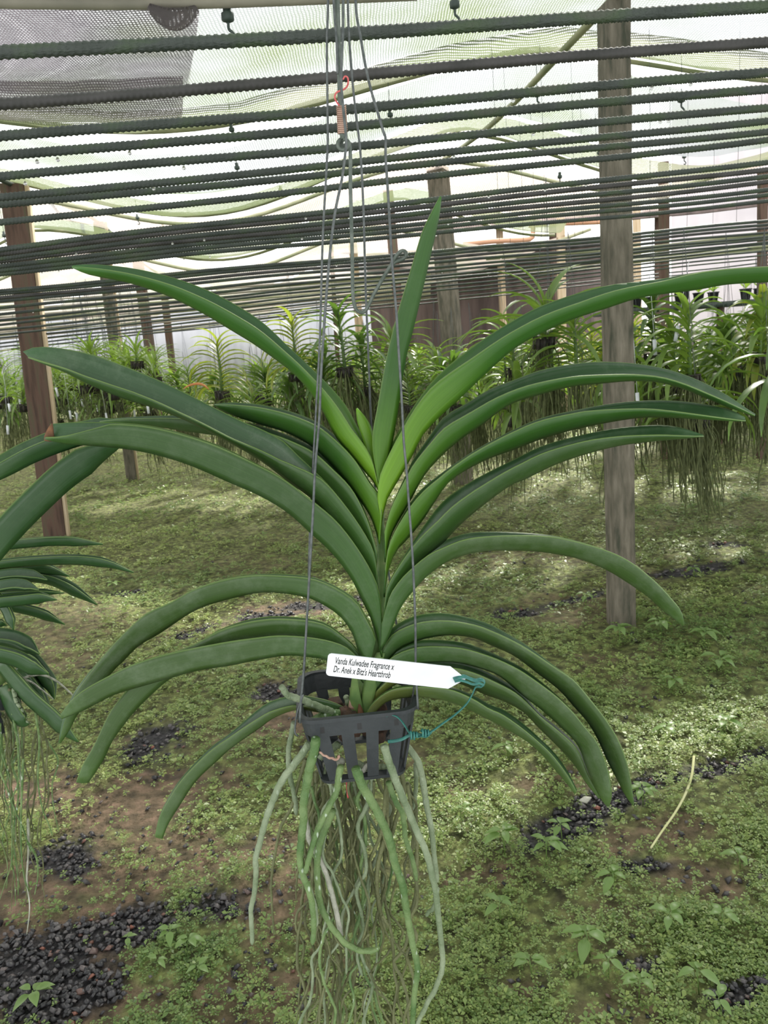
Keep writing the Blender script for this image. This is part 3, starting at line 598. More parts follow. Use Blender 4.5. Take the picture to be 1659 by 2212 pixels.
# shed with brown walls and orange gutter pipe
sh0 = onY(860, 700, 15); sh1 = onY(1445, 690, 14)
root = empty('shed', (sh0 + sh1) / 2, 'brown open sided shed behind the central and nearest posts', 'shed')
mb = MB(); cx = (sh0.x + sh1.x) / 2; mb.box((cx, 17.0, 1.6), (sh1.x - sh0.x + 1, .15, 3.2)); mb.build('wall', SHED, root)
mb = MB(); L = sh1.x - sh0.x + 1.2
vs = []
for i in range(41):
    X = sh0.x - .6 + L * i / 40
    for (Y, Z) in ((14.2, 3.2 + 0.03 * math.sin(i * 1.57)), (17.3, 3.9 + 0.03 * math.sin(i * 1.57))): vs.append((X, Y, Z))
mb.add(vs, [(2 * i, 2 * i + 2, 2 * i + 3, 2 * i + 1) for i in range(40)]); mb.build('roof', ROOFM, root).modifiers.new('s', 'SOLIDIFY').thickness = .03
for k in range(6):
    X = sh0.x + (sh1.x - sh0.x) * k / 5; mb = MB(); mb.box((X, 14.5, 1.6), (.11, .11, 3.2)); mb.build('shed_post', WOODR if k % 2 else WOODP, root)
for k in range(3):
    mb = MB(); mb.box((sh0.x + 1 + k * 1.5, 15.8, 0.45), (1.1, .8, .9)); mb.build('work_bench', SHED, root)
ORG = mat_plain('orange_pipe', (0.42, 0.22, 0.13), (0.55, 0.32, 0.2))
tube_thing('gutter_pipe', [onY(1000, 528, 12), onY(1070, 521, 12), onY(1140, 517, 12), onY(1150, 510, 12), onY(1152, 490, 12), onY(1156, 486, 12), onY(1330, 478, 12)], 0.035, ORG, 'orange brown gutter pipe before the shed', 'pipe', n=60)
WHT = mat_plain('white_sheet', (0.7, 0.66, 0.62), (0.8, 0.77, 0.73))
# concrete walkway + bench of potted seedlings at right
p = onZ(1600, 800); q = onZ(1600, 858)
mb = MB(); mb.box(((p.x + q.x) / 2 + 4.0, (p.y + q.y) / 2, 0.03), (8.6, abs(p.y - q.y), .08)); tag(mb.build('trim_1', CONC), kind='structure')
bt = onY(1570, 648, 8.5)
root = empty('plant_bench', (bt.x, 8.5, 0), 'long dark bench carrying seedling pots at the right edge', 'bench')
mb = MB(); mb.box((bt.x + .9, 8.8, bt.z - .04), (4.2, .9, .05)); mb.build('bench_top', NOZ, root)
mb = MB(); mb.box((bt.x + .9, 8.45, bt.z - .55), (4.2, .03, .5)); mb.build('apron', CONC, root)
for k in range(5):
    mb = MB(); mb.box((bt.x - 1.1 + k, 8.42, bt.z / 2 - .04), (.06, .06, bt.z - .06)); mb.build('leg', WOODR, root)
POTM = mat_plain('dark_pot', (0.02, 0.022, 0.025), (0.04, 0.04, 0.045)); SEED = mat_tint('seedling', [(0, (0.16, 0.24, 0.1)), (1, (0.4, 0.45, 0.28))], .5, .3)
def pot(x, y, z, s, mat):
    root = empty('seedling_pot', (x, y, z), 'small dark seedling pot standing on the bench at the right', 'potted plant', 'seedling pots on the bench')
    mb = MB(); mb.tube([(x, y, z), (x, y, z + s * .9), (x, y, z + s * .9), (x, y, z + s)], [s * .35, s * .48, s * .54, s * .54], 14); mb.build('pot', mat, root)
    mb = MB()
    for k in range(9):
        a = k * 2.4; d = Vector((math.cos(a), math.sin(a), .9)) * s * (.5 + .3 * random.random()); c = Vector((x, y, z + s)); n_ = Vector((-math.sin(a), math.cos(a), 0)) * s * .12
        mb.add([c, c + d * .6 + n_, c + d, c + d * .6 - n_], [(0, 1, 2, 3)])
    mb.build('leaves', LEAFBK, root)
for k in range(18): pot(bt.x - 1.1 + k * .22 + .03 * random.random(), 8.6 + .14 * (k % 3), bt.z - .015, .12 + .05 * (k % 7 == 3), POTM)
# ================================================================== FRONT ORCHID
YP = 0.80                       # the fan of leaves stands in the vertical plane y = YP
def leaf(name, U, L, m, yb, yt, mat, half=0.017, parent=None, n=44, ym=None, cut=None, label=None, flip=None):
    flip = (U[-1][0] < U[0][0]) if flip is None else flip
    """U, L: outline of the leaf's upper edge and lower edge as seen; m: where the near margin lies between them.
       The blade is a real V: far half runs down to the keel, near half climbs back to the near margin."""
    U = spline([(x, y, 0) for x, y in U], n); L = spline([(x, y, 0) for x, y in L], n)
    vs = []; uv = []
    for i in range(n):
        t = i / (n - 1); mm = lerpl(m, t)
        Y = yb + (yt - yb) * t if ym is None else (yb * (1 - t) ** 2 + 2 * ym * t * (1 - t) + yt * t * t)
        wpx = (U[i] - L[i]).length; h = half * min(1, (0.25 + 2.2 * t)) * min(1, wpx / 34.0)
        def P(fr, dy): q = U[i].lerp(L[i], fr); return onY(q.x, q.y, Y + dy)
        Fq = P(0, h); K = P(1, 0); Nn = P(mm, -h)
        Fm = Fq.lerp(K, .5) + Vector((0, h * .16, 0)); Nm = Nn.lerp(K, .5) - Vector((0, h * .22, 0))
        F1 = Fq.lerp(K, .25) + Vector((0, h * .12, 0)); N1 = Nn.lerp(K, .25) - Vector((0, h * .16, 0))
        F3 = Fq.lerp(K, .8) + Vector((0, h * .1, 0)); N3 = Nn.lerp(K, .8) - Vector((0, h * .14, 0))
        vs += [Fq, F1, Fm, F3, K, N3, Nm, N1, Nn]
        uv += [(t, q) for q in (0, .12, .25, .4, .5, .6, .75, .88, 1)]
    fs = [(i * 9 + k, i * 9 + k + 1, (i + 1) * 9 + k + 1, (i + 1) * 9 + k) for i in range(n - 1) for k in range(8)]
    me = bpy.data.meshes.new(name); me.from_pydata([tuple(v) for v in vs], [], fs); me.update()
    ul = me.uv_layers.new(name='UVMap')
    for lp in me.loops: ul.data[lp.index].uv = uv[lp.vertex_index]
    two = ADAXB if mat is LEAFB else ADAX if mat in (LEAFM, LEAFD, LEAFG, LEAFO, LEAFNB) else None
    o = link(name, me, [mat, two] if two else mat, parent)
    md = o.modifiers.new('s', 'SOLIDIFY'); md.thickness = 0.0016; md.offset = 0
    if two: md.material_offset = 1 if flip else 0
    if two and not flip:
        for pl in me.polygons: pl.material_index = 1
        md.material_offset = -1
    if label: o['label'] = label
    return o
MOFF = {}
base = onY(775, 1530, YP)
ORCH = empty('hanging_orchid', base, 'large green orchid with two fans of strap leaves hanging in the centre foreground', 'orchid')
LV = []
def lf(*a, **k): return leaf('leaf', *a, parent=ORCH, **k)
# left side, top to bottom
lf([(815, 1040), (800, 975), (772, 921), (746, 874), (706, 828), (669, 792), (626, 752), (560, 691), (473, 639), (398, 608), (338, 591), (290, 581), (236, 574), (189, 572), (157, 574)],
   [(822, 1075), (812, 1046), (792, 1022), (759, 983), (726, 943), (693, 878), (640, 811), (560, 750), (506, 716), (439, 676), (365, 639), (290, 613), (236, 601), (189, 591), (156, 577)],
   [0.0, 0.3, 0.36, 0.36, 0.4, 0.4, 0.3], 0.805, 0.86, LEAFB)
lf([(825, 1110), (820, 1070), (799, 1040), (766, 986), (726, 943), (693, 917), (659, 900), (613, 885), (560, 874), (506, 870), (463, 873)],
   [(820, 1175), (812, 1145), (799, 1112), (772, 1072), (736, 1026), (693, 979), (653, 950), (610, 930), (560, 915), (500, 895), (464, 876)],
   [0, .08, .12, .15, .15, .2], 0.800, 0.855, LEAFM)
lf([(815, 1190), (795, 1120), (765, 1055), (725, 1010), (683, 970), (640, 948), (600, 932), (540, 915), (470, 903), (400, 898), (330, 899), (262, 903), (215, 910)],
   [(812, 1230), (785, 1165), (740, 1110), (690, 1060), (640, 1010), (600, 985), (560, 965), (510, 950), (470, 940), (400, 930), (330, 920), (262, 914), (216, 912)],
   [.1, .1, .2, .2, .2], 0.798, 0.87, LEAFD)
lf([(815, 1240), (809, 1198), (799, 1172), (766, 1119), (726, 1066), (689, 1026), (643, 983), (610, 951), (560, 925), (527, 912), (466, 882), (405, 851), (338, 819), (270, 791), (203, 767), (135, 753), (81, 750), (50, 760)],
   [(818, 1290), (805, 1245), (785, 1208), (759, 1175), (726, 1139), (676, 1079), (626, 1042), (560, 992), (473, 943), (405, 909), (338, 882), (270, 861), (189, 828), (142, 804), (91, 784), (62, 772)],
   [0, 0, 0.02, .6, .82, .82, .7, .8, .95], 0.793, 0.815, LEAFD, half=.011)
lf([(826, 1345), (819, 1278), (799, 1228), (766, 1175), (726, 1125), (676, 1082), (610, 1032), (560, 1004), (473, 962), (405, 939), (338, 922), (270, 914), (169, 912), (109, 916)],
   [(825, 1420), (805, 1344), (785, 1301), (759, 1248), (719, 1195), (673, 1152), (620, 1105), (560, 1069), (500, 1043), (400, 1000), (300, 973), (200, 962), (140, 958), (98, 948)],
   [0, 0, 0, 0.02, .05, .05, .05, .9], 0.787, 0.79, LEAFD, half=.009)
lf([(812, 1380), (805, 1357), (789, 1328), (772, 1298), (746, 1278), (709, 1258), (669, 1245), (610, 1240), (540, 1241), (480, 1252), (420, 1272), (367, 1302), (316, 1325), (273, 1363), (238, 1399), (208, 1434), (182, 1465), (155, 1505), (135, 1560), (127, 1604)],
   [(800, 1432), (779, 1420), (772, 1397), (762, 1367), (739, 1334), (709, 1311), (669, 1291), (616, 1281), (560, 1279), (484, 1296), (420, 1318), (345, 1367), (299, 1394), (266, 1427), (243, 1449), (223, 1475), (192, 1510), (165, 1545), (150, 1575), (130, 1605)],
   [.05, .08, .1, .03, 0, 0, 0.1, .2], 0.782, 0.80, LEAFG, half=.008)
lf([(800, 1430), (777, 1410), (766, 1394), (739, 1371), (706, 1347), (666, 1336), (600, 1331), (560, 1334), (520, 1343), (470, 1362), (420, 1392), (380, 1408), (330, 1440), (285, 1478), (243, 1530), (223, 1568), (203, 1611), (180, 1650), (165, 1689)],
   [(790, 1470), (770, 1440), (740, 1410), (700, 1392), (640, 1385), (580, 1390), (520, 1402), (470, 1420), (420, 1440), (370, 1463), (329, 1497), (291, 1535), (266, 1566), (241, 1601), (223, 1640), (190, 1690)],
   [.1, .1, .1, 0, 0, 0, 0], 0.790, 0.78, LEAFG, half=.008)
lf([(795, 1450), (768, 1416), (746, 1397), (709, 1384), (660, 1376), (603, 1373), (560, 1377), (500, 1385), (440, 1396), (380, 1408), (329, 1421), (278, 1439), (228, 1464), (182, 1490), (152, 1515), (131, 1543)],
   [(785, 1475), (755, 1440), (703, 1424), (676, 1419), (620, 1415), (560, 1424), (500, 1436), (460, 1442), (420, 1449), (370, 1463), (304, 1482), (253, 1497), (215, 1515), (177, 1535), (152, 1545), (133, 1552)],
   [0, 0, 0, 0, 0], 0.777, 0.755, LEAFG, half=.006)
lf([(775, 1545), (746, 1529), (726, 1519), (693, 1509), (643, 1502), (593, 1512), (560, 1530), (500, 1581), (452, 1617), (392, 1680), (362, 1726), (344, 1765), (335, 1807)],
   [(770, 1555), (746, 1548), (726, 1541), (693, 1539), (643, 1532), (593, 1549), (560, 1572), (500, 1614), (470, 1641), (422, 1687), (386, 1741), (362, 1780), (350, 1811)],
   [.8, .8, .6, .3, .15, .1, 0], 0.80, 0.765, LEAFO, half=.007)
# centre
lf([(812, 1050), (800, 1010), (787, 960), (772, 913), (769, 883)], [(818, 1050), (812, 1000), (804, 935), (789, 903), (771, 882)], [0, 0, 0], 0.812, 0.815, LEAFY, half=.003, n=16, label='short pale young leaf at the centre of the fan')
lf([(818, 1050), (806, 979), (805, 936), (815, 880), (835, 772), (858, 679), (872, 632), (892, 566), (911, 503), (930, 462), (950, 424)],
   [(826, 1050), (840, 990), (848, 950), (857, 895), (875, 778), (892, 709), (911, 629), (928, 556), (945, 480), (950, 450), (952, 425)], [0, 0, 0, 0], 0.803, 0.78, LEAFM, half=.006, label='tallest upright leaf of the fan')
# right side, top to bottom
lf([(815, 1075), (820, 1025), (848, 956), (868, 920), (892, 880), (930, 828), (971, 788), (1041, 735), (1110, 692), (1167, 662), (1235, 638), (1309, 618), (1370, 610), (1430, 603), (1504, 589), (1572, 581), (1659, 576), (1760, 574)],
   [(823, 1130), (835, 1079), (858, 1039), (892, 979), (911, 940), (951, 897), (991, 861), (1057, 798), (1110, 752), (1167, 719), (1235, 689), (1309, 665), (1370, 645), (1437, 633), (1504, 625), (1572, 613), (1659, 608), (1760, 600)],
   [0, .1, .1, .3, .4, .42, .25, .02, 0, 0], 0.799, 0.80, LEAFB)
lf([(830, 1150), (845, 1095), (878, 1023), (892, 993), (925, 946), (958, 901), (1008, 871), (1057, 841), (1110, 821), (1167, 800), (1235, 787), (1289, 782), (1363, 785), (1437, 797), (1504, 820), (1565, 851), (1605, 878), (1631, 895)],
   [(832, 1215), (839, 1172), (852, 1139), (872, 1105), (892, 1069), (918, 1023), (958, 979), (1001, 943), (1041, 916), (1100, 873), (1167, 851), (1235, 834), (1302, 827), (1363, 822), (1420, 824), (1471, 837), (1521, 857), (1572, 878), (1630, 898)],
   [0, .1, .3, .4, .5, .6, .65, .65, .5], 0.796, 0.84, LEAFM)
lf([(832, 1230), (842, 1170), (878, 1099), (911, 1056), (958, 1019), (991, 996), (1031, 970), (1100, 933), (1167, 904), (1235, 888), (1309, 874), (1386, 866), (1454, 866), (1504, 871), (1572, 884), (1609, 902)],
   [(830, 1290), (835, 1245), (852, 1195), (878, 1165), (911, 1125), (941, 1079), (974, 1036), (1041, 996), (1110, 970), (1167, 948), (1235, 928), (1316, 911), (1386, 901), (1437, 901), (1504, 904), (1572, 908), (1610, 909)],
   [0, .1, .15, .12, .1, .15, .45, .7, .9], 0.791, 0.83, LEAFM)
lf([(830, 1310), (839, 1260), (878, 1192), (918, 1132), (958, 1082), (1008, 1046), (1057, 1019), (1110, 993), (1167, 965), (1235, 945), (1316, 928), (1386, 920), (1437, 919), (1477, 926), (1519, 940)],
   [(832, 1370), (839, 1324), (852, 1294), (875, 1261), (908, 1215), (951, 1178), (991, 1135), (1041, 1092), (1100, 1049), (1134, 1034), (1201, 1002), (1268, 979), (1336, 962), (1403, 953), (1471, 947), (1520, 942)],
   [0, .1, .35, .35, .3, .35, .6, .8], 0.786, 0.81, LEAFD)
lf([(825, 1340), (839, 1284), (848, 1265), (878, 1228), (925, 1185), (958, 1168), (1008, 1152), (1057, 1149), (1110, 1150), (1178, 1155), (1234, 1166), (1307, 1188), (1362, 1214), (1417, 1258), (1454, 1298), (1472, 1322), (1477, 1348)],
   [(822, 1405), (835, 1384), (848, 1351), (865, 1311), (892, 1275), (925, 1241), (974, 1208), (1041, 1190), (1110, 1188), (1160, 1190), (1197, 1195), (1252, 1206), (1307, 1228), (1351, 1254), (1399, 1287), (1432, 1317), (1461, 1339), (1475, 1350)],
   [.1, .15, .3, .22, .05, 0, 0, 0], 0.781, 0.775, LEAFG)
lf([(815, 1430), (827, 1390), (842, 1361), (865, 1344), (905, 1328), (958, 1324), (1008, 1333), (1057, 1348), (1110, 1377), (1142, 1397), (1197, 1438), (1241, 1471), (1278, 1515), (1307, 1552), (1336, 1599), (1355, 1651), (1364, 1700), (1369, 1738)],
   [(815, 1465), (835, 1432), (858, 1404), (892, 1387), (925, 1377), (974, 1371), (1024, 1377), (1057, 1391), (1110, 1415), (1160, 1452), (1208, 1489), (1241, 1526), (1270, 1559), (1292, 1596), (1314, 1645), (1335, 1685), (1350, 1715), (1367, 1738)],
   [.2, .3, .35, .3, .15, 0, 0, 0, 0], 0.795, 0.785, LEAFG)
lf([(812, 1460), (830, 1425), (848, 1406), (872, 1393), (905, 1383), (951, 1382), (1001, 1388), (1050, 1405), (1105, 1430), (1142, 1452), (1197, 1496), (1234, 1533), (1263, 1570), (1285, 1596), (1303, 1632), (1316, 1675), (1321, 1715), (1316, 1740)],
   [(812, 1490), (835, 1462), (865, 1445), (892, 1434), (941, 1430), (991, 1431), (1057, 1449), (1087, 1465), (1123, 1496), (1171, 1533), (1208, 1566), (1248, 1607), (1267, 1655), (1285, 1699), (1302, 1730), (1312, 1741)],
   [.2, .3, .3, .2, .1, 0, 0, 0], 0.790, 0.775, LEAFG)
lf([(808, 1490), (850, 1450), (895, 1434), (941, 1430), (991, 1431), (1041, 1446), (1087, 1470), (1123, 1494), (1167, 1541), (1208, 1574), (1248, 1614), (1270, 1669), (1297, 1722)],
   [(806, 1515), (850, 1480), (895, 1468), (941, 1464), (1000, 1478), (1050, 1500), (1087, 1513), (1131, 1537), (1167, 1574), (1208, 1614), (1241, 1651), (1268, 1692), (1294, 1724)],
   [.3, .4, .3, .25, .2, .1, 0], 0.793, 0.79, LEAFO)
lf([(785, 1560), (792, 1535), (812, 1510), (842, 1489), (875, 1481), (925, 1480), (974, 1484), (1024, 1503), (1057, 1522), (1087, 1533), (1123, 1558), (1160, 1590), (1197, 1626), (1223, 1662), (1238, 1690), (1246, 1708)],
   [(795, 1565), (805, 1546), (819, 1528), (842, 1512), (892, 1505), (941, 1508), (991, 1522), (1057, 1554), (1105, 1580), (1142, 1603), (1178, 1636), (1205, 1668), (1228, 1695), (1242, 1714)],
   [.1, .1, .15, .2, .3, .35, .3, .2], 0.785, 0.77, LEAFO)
# stem with old leaf sheaths
mb = MB(); sp = spline([onY(x, y, Y_) for x, y, Y_ in [(768, 1560, .8), (775, 1510, .8), (800, 1440, .806), (818, 1370, .812), (826, 1280, .815), (824, 1180, .817), (820, 1110, .818)]], 60)
mb.tube(sp, [0.0085 - 0.0045 * (i / 59) + 0.0012 * (0.5 + .5 * math.sin(i * 1.2)) for i in range(60)], 14); mb.build('stem', STEM, ORCH)
for U, L in [([(792, 1560), (778, 1500), (770, 1440), (775, 1400)], [(748, 1560), (756, 1505), (762, 1460), (770, 1400)]),
             ([(800, 1540), (812, 1490), (825, 1440), (832, 1410)], [(775, 1560), (782, 1500), (795, 1450), (815, 1410)])]:
    leaf('sheath', U, L, 0, .792, .79, STEM, half=.004, parent=ORCH, n=14)
leaf('dry_sheath', [(775, 1575), (772, 1545), (775, 1515)], [(800, 1575), (786, 1545), (777, 1512)], 0, .784, .79, BROWN, half=.003, parent=ORCH, n=8, label='dry brown remnant at the stem base')
leaf('dry_sheath', [(752, 1535), (755, 1510), (763, 1486)], [(768, 1530), (767, 1510), (764, 1488)], 0, .79, .795, COPPER, half=.002, parent=ORCH, n=8)
# brown cut tip on the long left leaf
leaf('withered_tip', [(113, 914), (104, 925), (97, 940), (96, 950)], [(117, 950), (112, 952), (105, 952), (97, 951)], 0, .7885, .7885, BROWN, half=.002, parent=ORCH, n=8, label='brown withered patch at a leaf tip')

# ------------------------------------------------------------------ roots of the front orchid
def root_(pts, w0, w1, mat, Y0, Y1=None, bump=.06):
    Y1 = Y0 if Y1 is None else Y1; n = max(16, len(pts) * 7); P = spline([(x, y, 0) for x, y in pts], n); vs = []; rs = []
    for i, q in enumerate(P):
        t = i / (n - 1); Y = Y0 + (Y1 - Y0) * t; vs.append(onY(q.x, q.y, Y) + Vector((0, .0008 * math.sin(i * .9), 0)))
        r = (w0 + (w1 - w0) * t) / 2 / F * Y * (1 + bump * math.sin(i * 1.7 + w0) + bump * .6 * math.sin(i * .8))
        if i == n - 1: r *= .35
        elif i == n - 2: r *= .8
        rs.append(r)
    mb = MB(); mb.tube(vs, rs, 10); return mb.build('aerial_root', mat, ORCH)
RT = [([(668, 1608), (655, 1625), (640, 1645), (610, 1685), (590, 1728), (573, 1775), (560, 1825), (552, 1855), (553, 1887), (549, 1932), (542, 1965), (544, 2006), (545, 2040)], 19, 11, ROOTS_, .735, .74),
      ([(660, 1640), (645, 1690), (629, 1745), (607, 1786), (592, 1857), (586, 1909), (588, 1962), (592, 2021)], 9, 5, ROOTO, .80, .80),
      ([(682, 1596), (679, 1622), (669, 1658), (663, 1692), (655, 1741), (656, 1770), (651, 1812), (648, 1857), (654, 1887), (667, 1924), (674, 1954), (678, 2000), (675, 2040)], 23, 13, ROOTG, .722, .735),
      ([(736, 1655), (732, 1675), (726, 1711), (706, 1751), (686, 1793), (674, 1831), (659, 1887)], 17, 13, ROOTG, .735, .725),
      ([(720, 1750), (695, 1810), (686, 1850), (686, 1906), (693, 1954), (712, 1995), (738, 2029), (764, 2048), (798, 2055), (820, 2046)], 17, 14, ROOTG, .76, .76),
      ([(768, 1660), (785, 1702), (805, 1735), (825, 1774), (842, 1816), (854, 1868), (869, 1909), (876, 1954), (884, 1999), (893, 2048), (902, 2092), (895, 2148), (891, 2230)], 23, 13, ROOTG, .725, .74),
      ([(830, 1612), (839, 1642), (852, 1678), (868, 1718), (884, 1756), (899, 1793), (921, 1842), (932, 1887), (941, 1924), (945, 1962), (953, 2036), (956, 2085), (943, 2130), (921, 2171), (895, 2225)], 19, 12, ROOTS_, .722, .74),
      ([(870, 1610), (885, 1619), (901, 1642), (911, 1675), (921, 1737), (932, 1793), (938, 1849), (945, 1905)], 17, 12, ROOTS_, .80, .79),
      ([(898, 1650), (899, 1690), (895, 1741), (893, 1778)], 12, 9, ROOTS_, .83),
      ([(839, 1690), (854, 1730), (869, 1756), (874, 1790), (876, 1812), (891, 1857), (900, 1902)], 14, 11, ROOTG, .75),
      ([(862, 1650), (873, 1700), (868, 1730), (850, 1790), (840, 1840), (846, 1870)], 12, 9, ROOTO, .80),
      ([(835, 1680), (833, 1790), (818, 1860), (814, 1910), (820, 1960), (833, 2010)], 13, 9, ROOTO, .79),
      ([(635, 1560), (630, 1585), (623, 1625), (626, 1675), (636, 1718), (640, 1760)], 13, 12, ROOTS_, .80),
      ([(655, 1745), (663, 1782), (670, 1820), (693, 1857), (708, 1898), (723, 1954), (734, 2006), (737, 2030)], 12, 13, ROOTW, .77),
      ([(650, 1890), (665, 1915), (680, 1960), (684, 2000)], 15, 12, ROOTS_, .75),
      ([(944, 1920), (940, 1955), (925, 1972), (920, 1978)], 13, 10, ROOTS_, .745),
      ([(608, 1484), (623, 1502), (653, 1512), (693, 1529), (722, 1540)], 15, 19, ROOTS_, .76, .785),
      ([(662, 1566), (693, 1549), (726, 1541), (762, 1537)], 22, 18, ROOTG, .775, .79),
      ([(728, 1545), (732, 1560), (731, 1574)], 6, 5, ROOTG, .765), ([(747, 1535), (752, 1520), (746, 1502)], 13, 14, ROOTS_, .80),
      ([(690, 1640), (706, 1625), (735, 1605)], 16, 18, ROOTS_, .78), ([(700, 1655), (722, 1652), (745, 1640)], 18, 15, ROOTW, .77), ([(755, 1636), (775, 1650), (800, 1660), (835, 1655)], 15, 15, ROOTS_, .77),
      ([(780, 1672), (792, 1655), (812, 1640)], 13, 10, ROOTW, .765), ([(690, 1625), (707, 1635), (728, 1640), (733, 1630)], 5, 7, COPPER, .72), ([(685, 1494), (684, 1486)], 7, 6, ROOTW, .86),
      ([(880, 1550), (888, 1530), (884, 1510)], 14, 16, ROOTS_, .84), ([(750, 1690), (752, 1725)], 7, 5, RED, .79)]
for a in RT: root_(*a)
random.seed(11)
for k in range(50):
    x = random.uniform(665, 880); pts = [(x, random.uniform(1640, 1700))]; y = pts[0][1]; drift = random.uniform(-6, 5); xx = x
    end = random.choice([1950, 2080, 2230, 2260, 2260, 2260]) + random.uniform(-60, 0)
    while y < end:
        y += random.uniform(28, 55); xx += drift * .4 + random.gauss(0, 12); xx = min(900, max(640, xx)); pts.append((xx, y))
    root_(pts, random.uniform(6, 11), random.uniform(4, 8), random.choice([ROOTO, ROOTO, ROOTO, ROOTO, ROOTO, ROOTS_, ROOTG]), random.uniform(.76, .88), random.uniform(.76, .86), .1)
for k in range(26):      # tangled side roots
    x = random.uniform(670, 880); y = random.uniform(1720, 2150); s = random.choice([-1, 1]); pts = [(x, y)]
    for q in range(4): x += s * random.uniform(6, 20); y += random.uniform(12, 45); pts.append((min(905, max(640, x)), y))
    root_(pts, random.uniform(5, 8), 3.5, ROOTO, random.uniform(.77, .85), None, .1)

# ================================================================== BASKET
pL = onY(645, 1560, 0.735)
r_ = ray(903, 1532); pR = CAM + r_ * ((pL.z - CAM.z) / r_.z)
ux = (pR - pL); ux.z = 0; W = ux.length; ux.normalize(); uy = Vector((-ux.y, ux.x, 0)); BK0 = pL + ux * W / 2 + uy * W / 2
BASK = empty('orchid_basket', BK0 - Vector((0, 0, .07)), 'black square slatted plastic basket holding the front orchid', 'basket')
def rsq(hw, rad, z, n=6):
    out = []
    for (sx_, sy_, a0) in ((1, 1, 0), (-1, 1, 90), (-1, -1, 180), (1, -1, 270)):
        for k in range(n + 1):
            a = math.radians(a0 + 90 * k / n); out.append(BK0 + ux * (sx_ * (hw - rad) + rad * math.cos(a)) + uy * (sy_ * (hw - rad) + rad * math.sin(a)) + Vector((0, 0, z)))
    return out
def band(name, prof, mat=BASKET):
    mb = MB(); rings = [rsq(hw, rad, z) for hw, rad, z in prof]; n = len(rings[0]); vs = [p for r in rings for p in r]; m = len(rings)
    mb.add(vs, [(i * n + k, i * n + (k + 1) % n, ((i + 1) % m) * n + (k + 1) % n, ((i + 1) % m) * n + k) for i in range(m) for k in range(n)]); return mb.build(name, mat, BASK, smooth=False)
h0 = W / 2
band('rim', [(h0 + .003, .022, .001), (h0 + .003, .022, -.003), (h0 - .002, .019, -.003), (h0 - .003, .018, .001)])
band('upper_band', [(h0, .02, 0), (h0 - .0035, .018, -.021), (h0 - .0055, .016, -.021), (h0 - .002, .018, 0)])
band('bottom_ring', [(h0 - .015, .012, -.078), (h0 - .016, .012, -.082), (h0 - .026, .009, -.082), (h0 - .026, .009, -.078)])
for a_ in range(4):
    R = Matrix.Rotation(a_ * math.pi / 2, 3, 'Z')
    for k in range(4):
        o_ = (-1.5 + k) * .0255
        if abs(o_) > h0 - .02: pass
        T = lambda x, y, z: BK0 + (lambda v: ux * v.x + uy * v.y)(R @ Vector((x, y, 0))) + Vector((0, 0, z))
        mb = MB(); w_ = .0065; o2 = o_ * .78; vs = []
        for (zz, yy, oo, ww) in ((-.019, h0 - .0035, o_, w_), (-.081, h0 - .016, o2, w_ * .9)):
            for th in (0, .0022):
                vs += [T(oo - ww, -(yy - th), zz), T(oo + ww, -(yy - th), zz)]
        mb.add(vs, [(0, 1, 5, 4), (2, 6, 7, 3), (0, 4, 6, 2), (1, 3, 7, 5), (0, 2, 3, 1), (4, 5, 7, 6)]); mb.build('slat', BASKET, BASK, smooth=False)
    for k in (-1, 0, 1):
        T = lambda x, y, z: BK0 + (lambda v: ux * v.x + uy * v.y)(R @ Vector((x, y, 0))) + Vector((0, 0, z))
        mb = MB(); vs = []
        for th in (-.0007, .0003): vs += [T(k * .038 - .0022, -(h0 - .0022 - th), -.009), T(k * .038 + .0022, -(h0 - .0022 - th), -.009), T(k * .038 + .0022, -(h0 - .0032 - th), -.0165), T(k * .038 - .0022, -(h0 - .0032 - th), -.0165)]
        mb.add(vs, [(0, 1, 2, 3), (7, 6, 5, 4), (0, 4, 5, 1), (2, 6, 7, 3), (1, 5, 6, 2), (0, 3, 7, 4)]); mb.build('slot', INK, BASK, smooth=False)
# charcoal / husk inside
HUSK = mat_noise('husk', [(0.3, (0.02, 0.014, 0.01)), (0.7, (0.10, 0.05, 0.03))], 120, 0.9)
for k in range(34):
    mb = MB(); c_ = BK0 + ux * random.uniform(-.03, .03) + uy * random.uniform(-.03, .03) + Vector((0, 0, random.uniform(-.05, -.018)))
    mb.box(c_, (random.uniform(.008, .018), random.uniform(.008, .018), random.uniform(.008, .016)), Matrix.Rotation(random.random() * 3, 3, (random.random(), random.random(), 1))); mb.build('husk_chip', HUSK, BASK, bevel=.002)

# ================================================================== HANGER WIRES, HOOKS
def wire(px, Y0, Y1, w, mat=WIRE, parent=None, name='strand', n=None, seg=6):
    n = n or len(px) * 6; P = spline([(x, y, 0) for x, y in px], n); vs = [onY(q.x, q.y, Y0 + (Y1 - Y0) * i / (n - 1)) for i, q in enumerate(P)]
    mb = MB(); mb.tube(vs, w, seg); return mb.build(name, mat, parent)
YA = 0.79; YF = .735; YB = .84
HANG = empty('wire_hanger', onY(735, 0, YA), 'four strand grey wire hanger carrying the front orchid basket', 'hanger')
wire([(709, -30), (708, 30), (706, 100), (707, 190), (708, 300), (705, 370), (697, 520), (692, 700), (688, 790), (683, 880), (672, 1080), (669, 1160), (664, 1320), (657, 1450), (652, 1500), (644, 1560)], YA, YB - .03, .00115, parent=HANG)
wire([(741, -30), (741, 60), (737, 170), (742, 240), (748, 300), (746, 330), (738, 390), (722, 470), (708, 600), (694, 800), (690, 900), (681, 1010), (676, 1110), (668, 1250), (661, 1370), (656, 1450), (649, 1530), (648, 1562)], YA - .02, YF, .0013, parent=HANG)
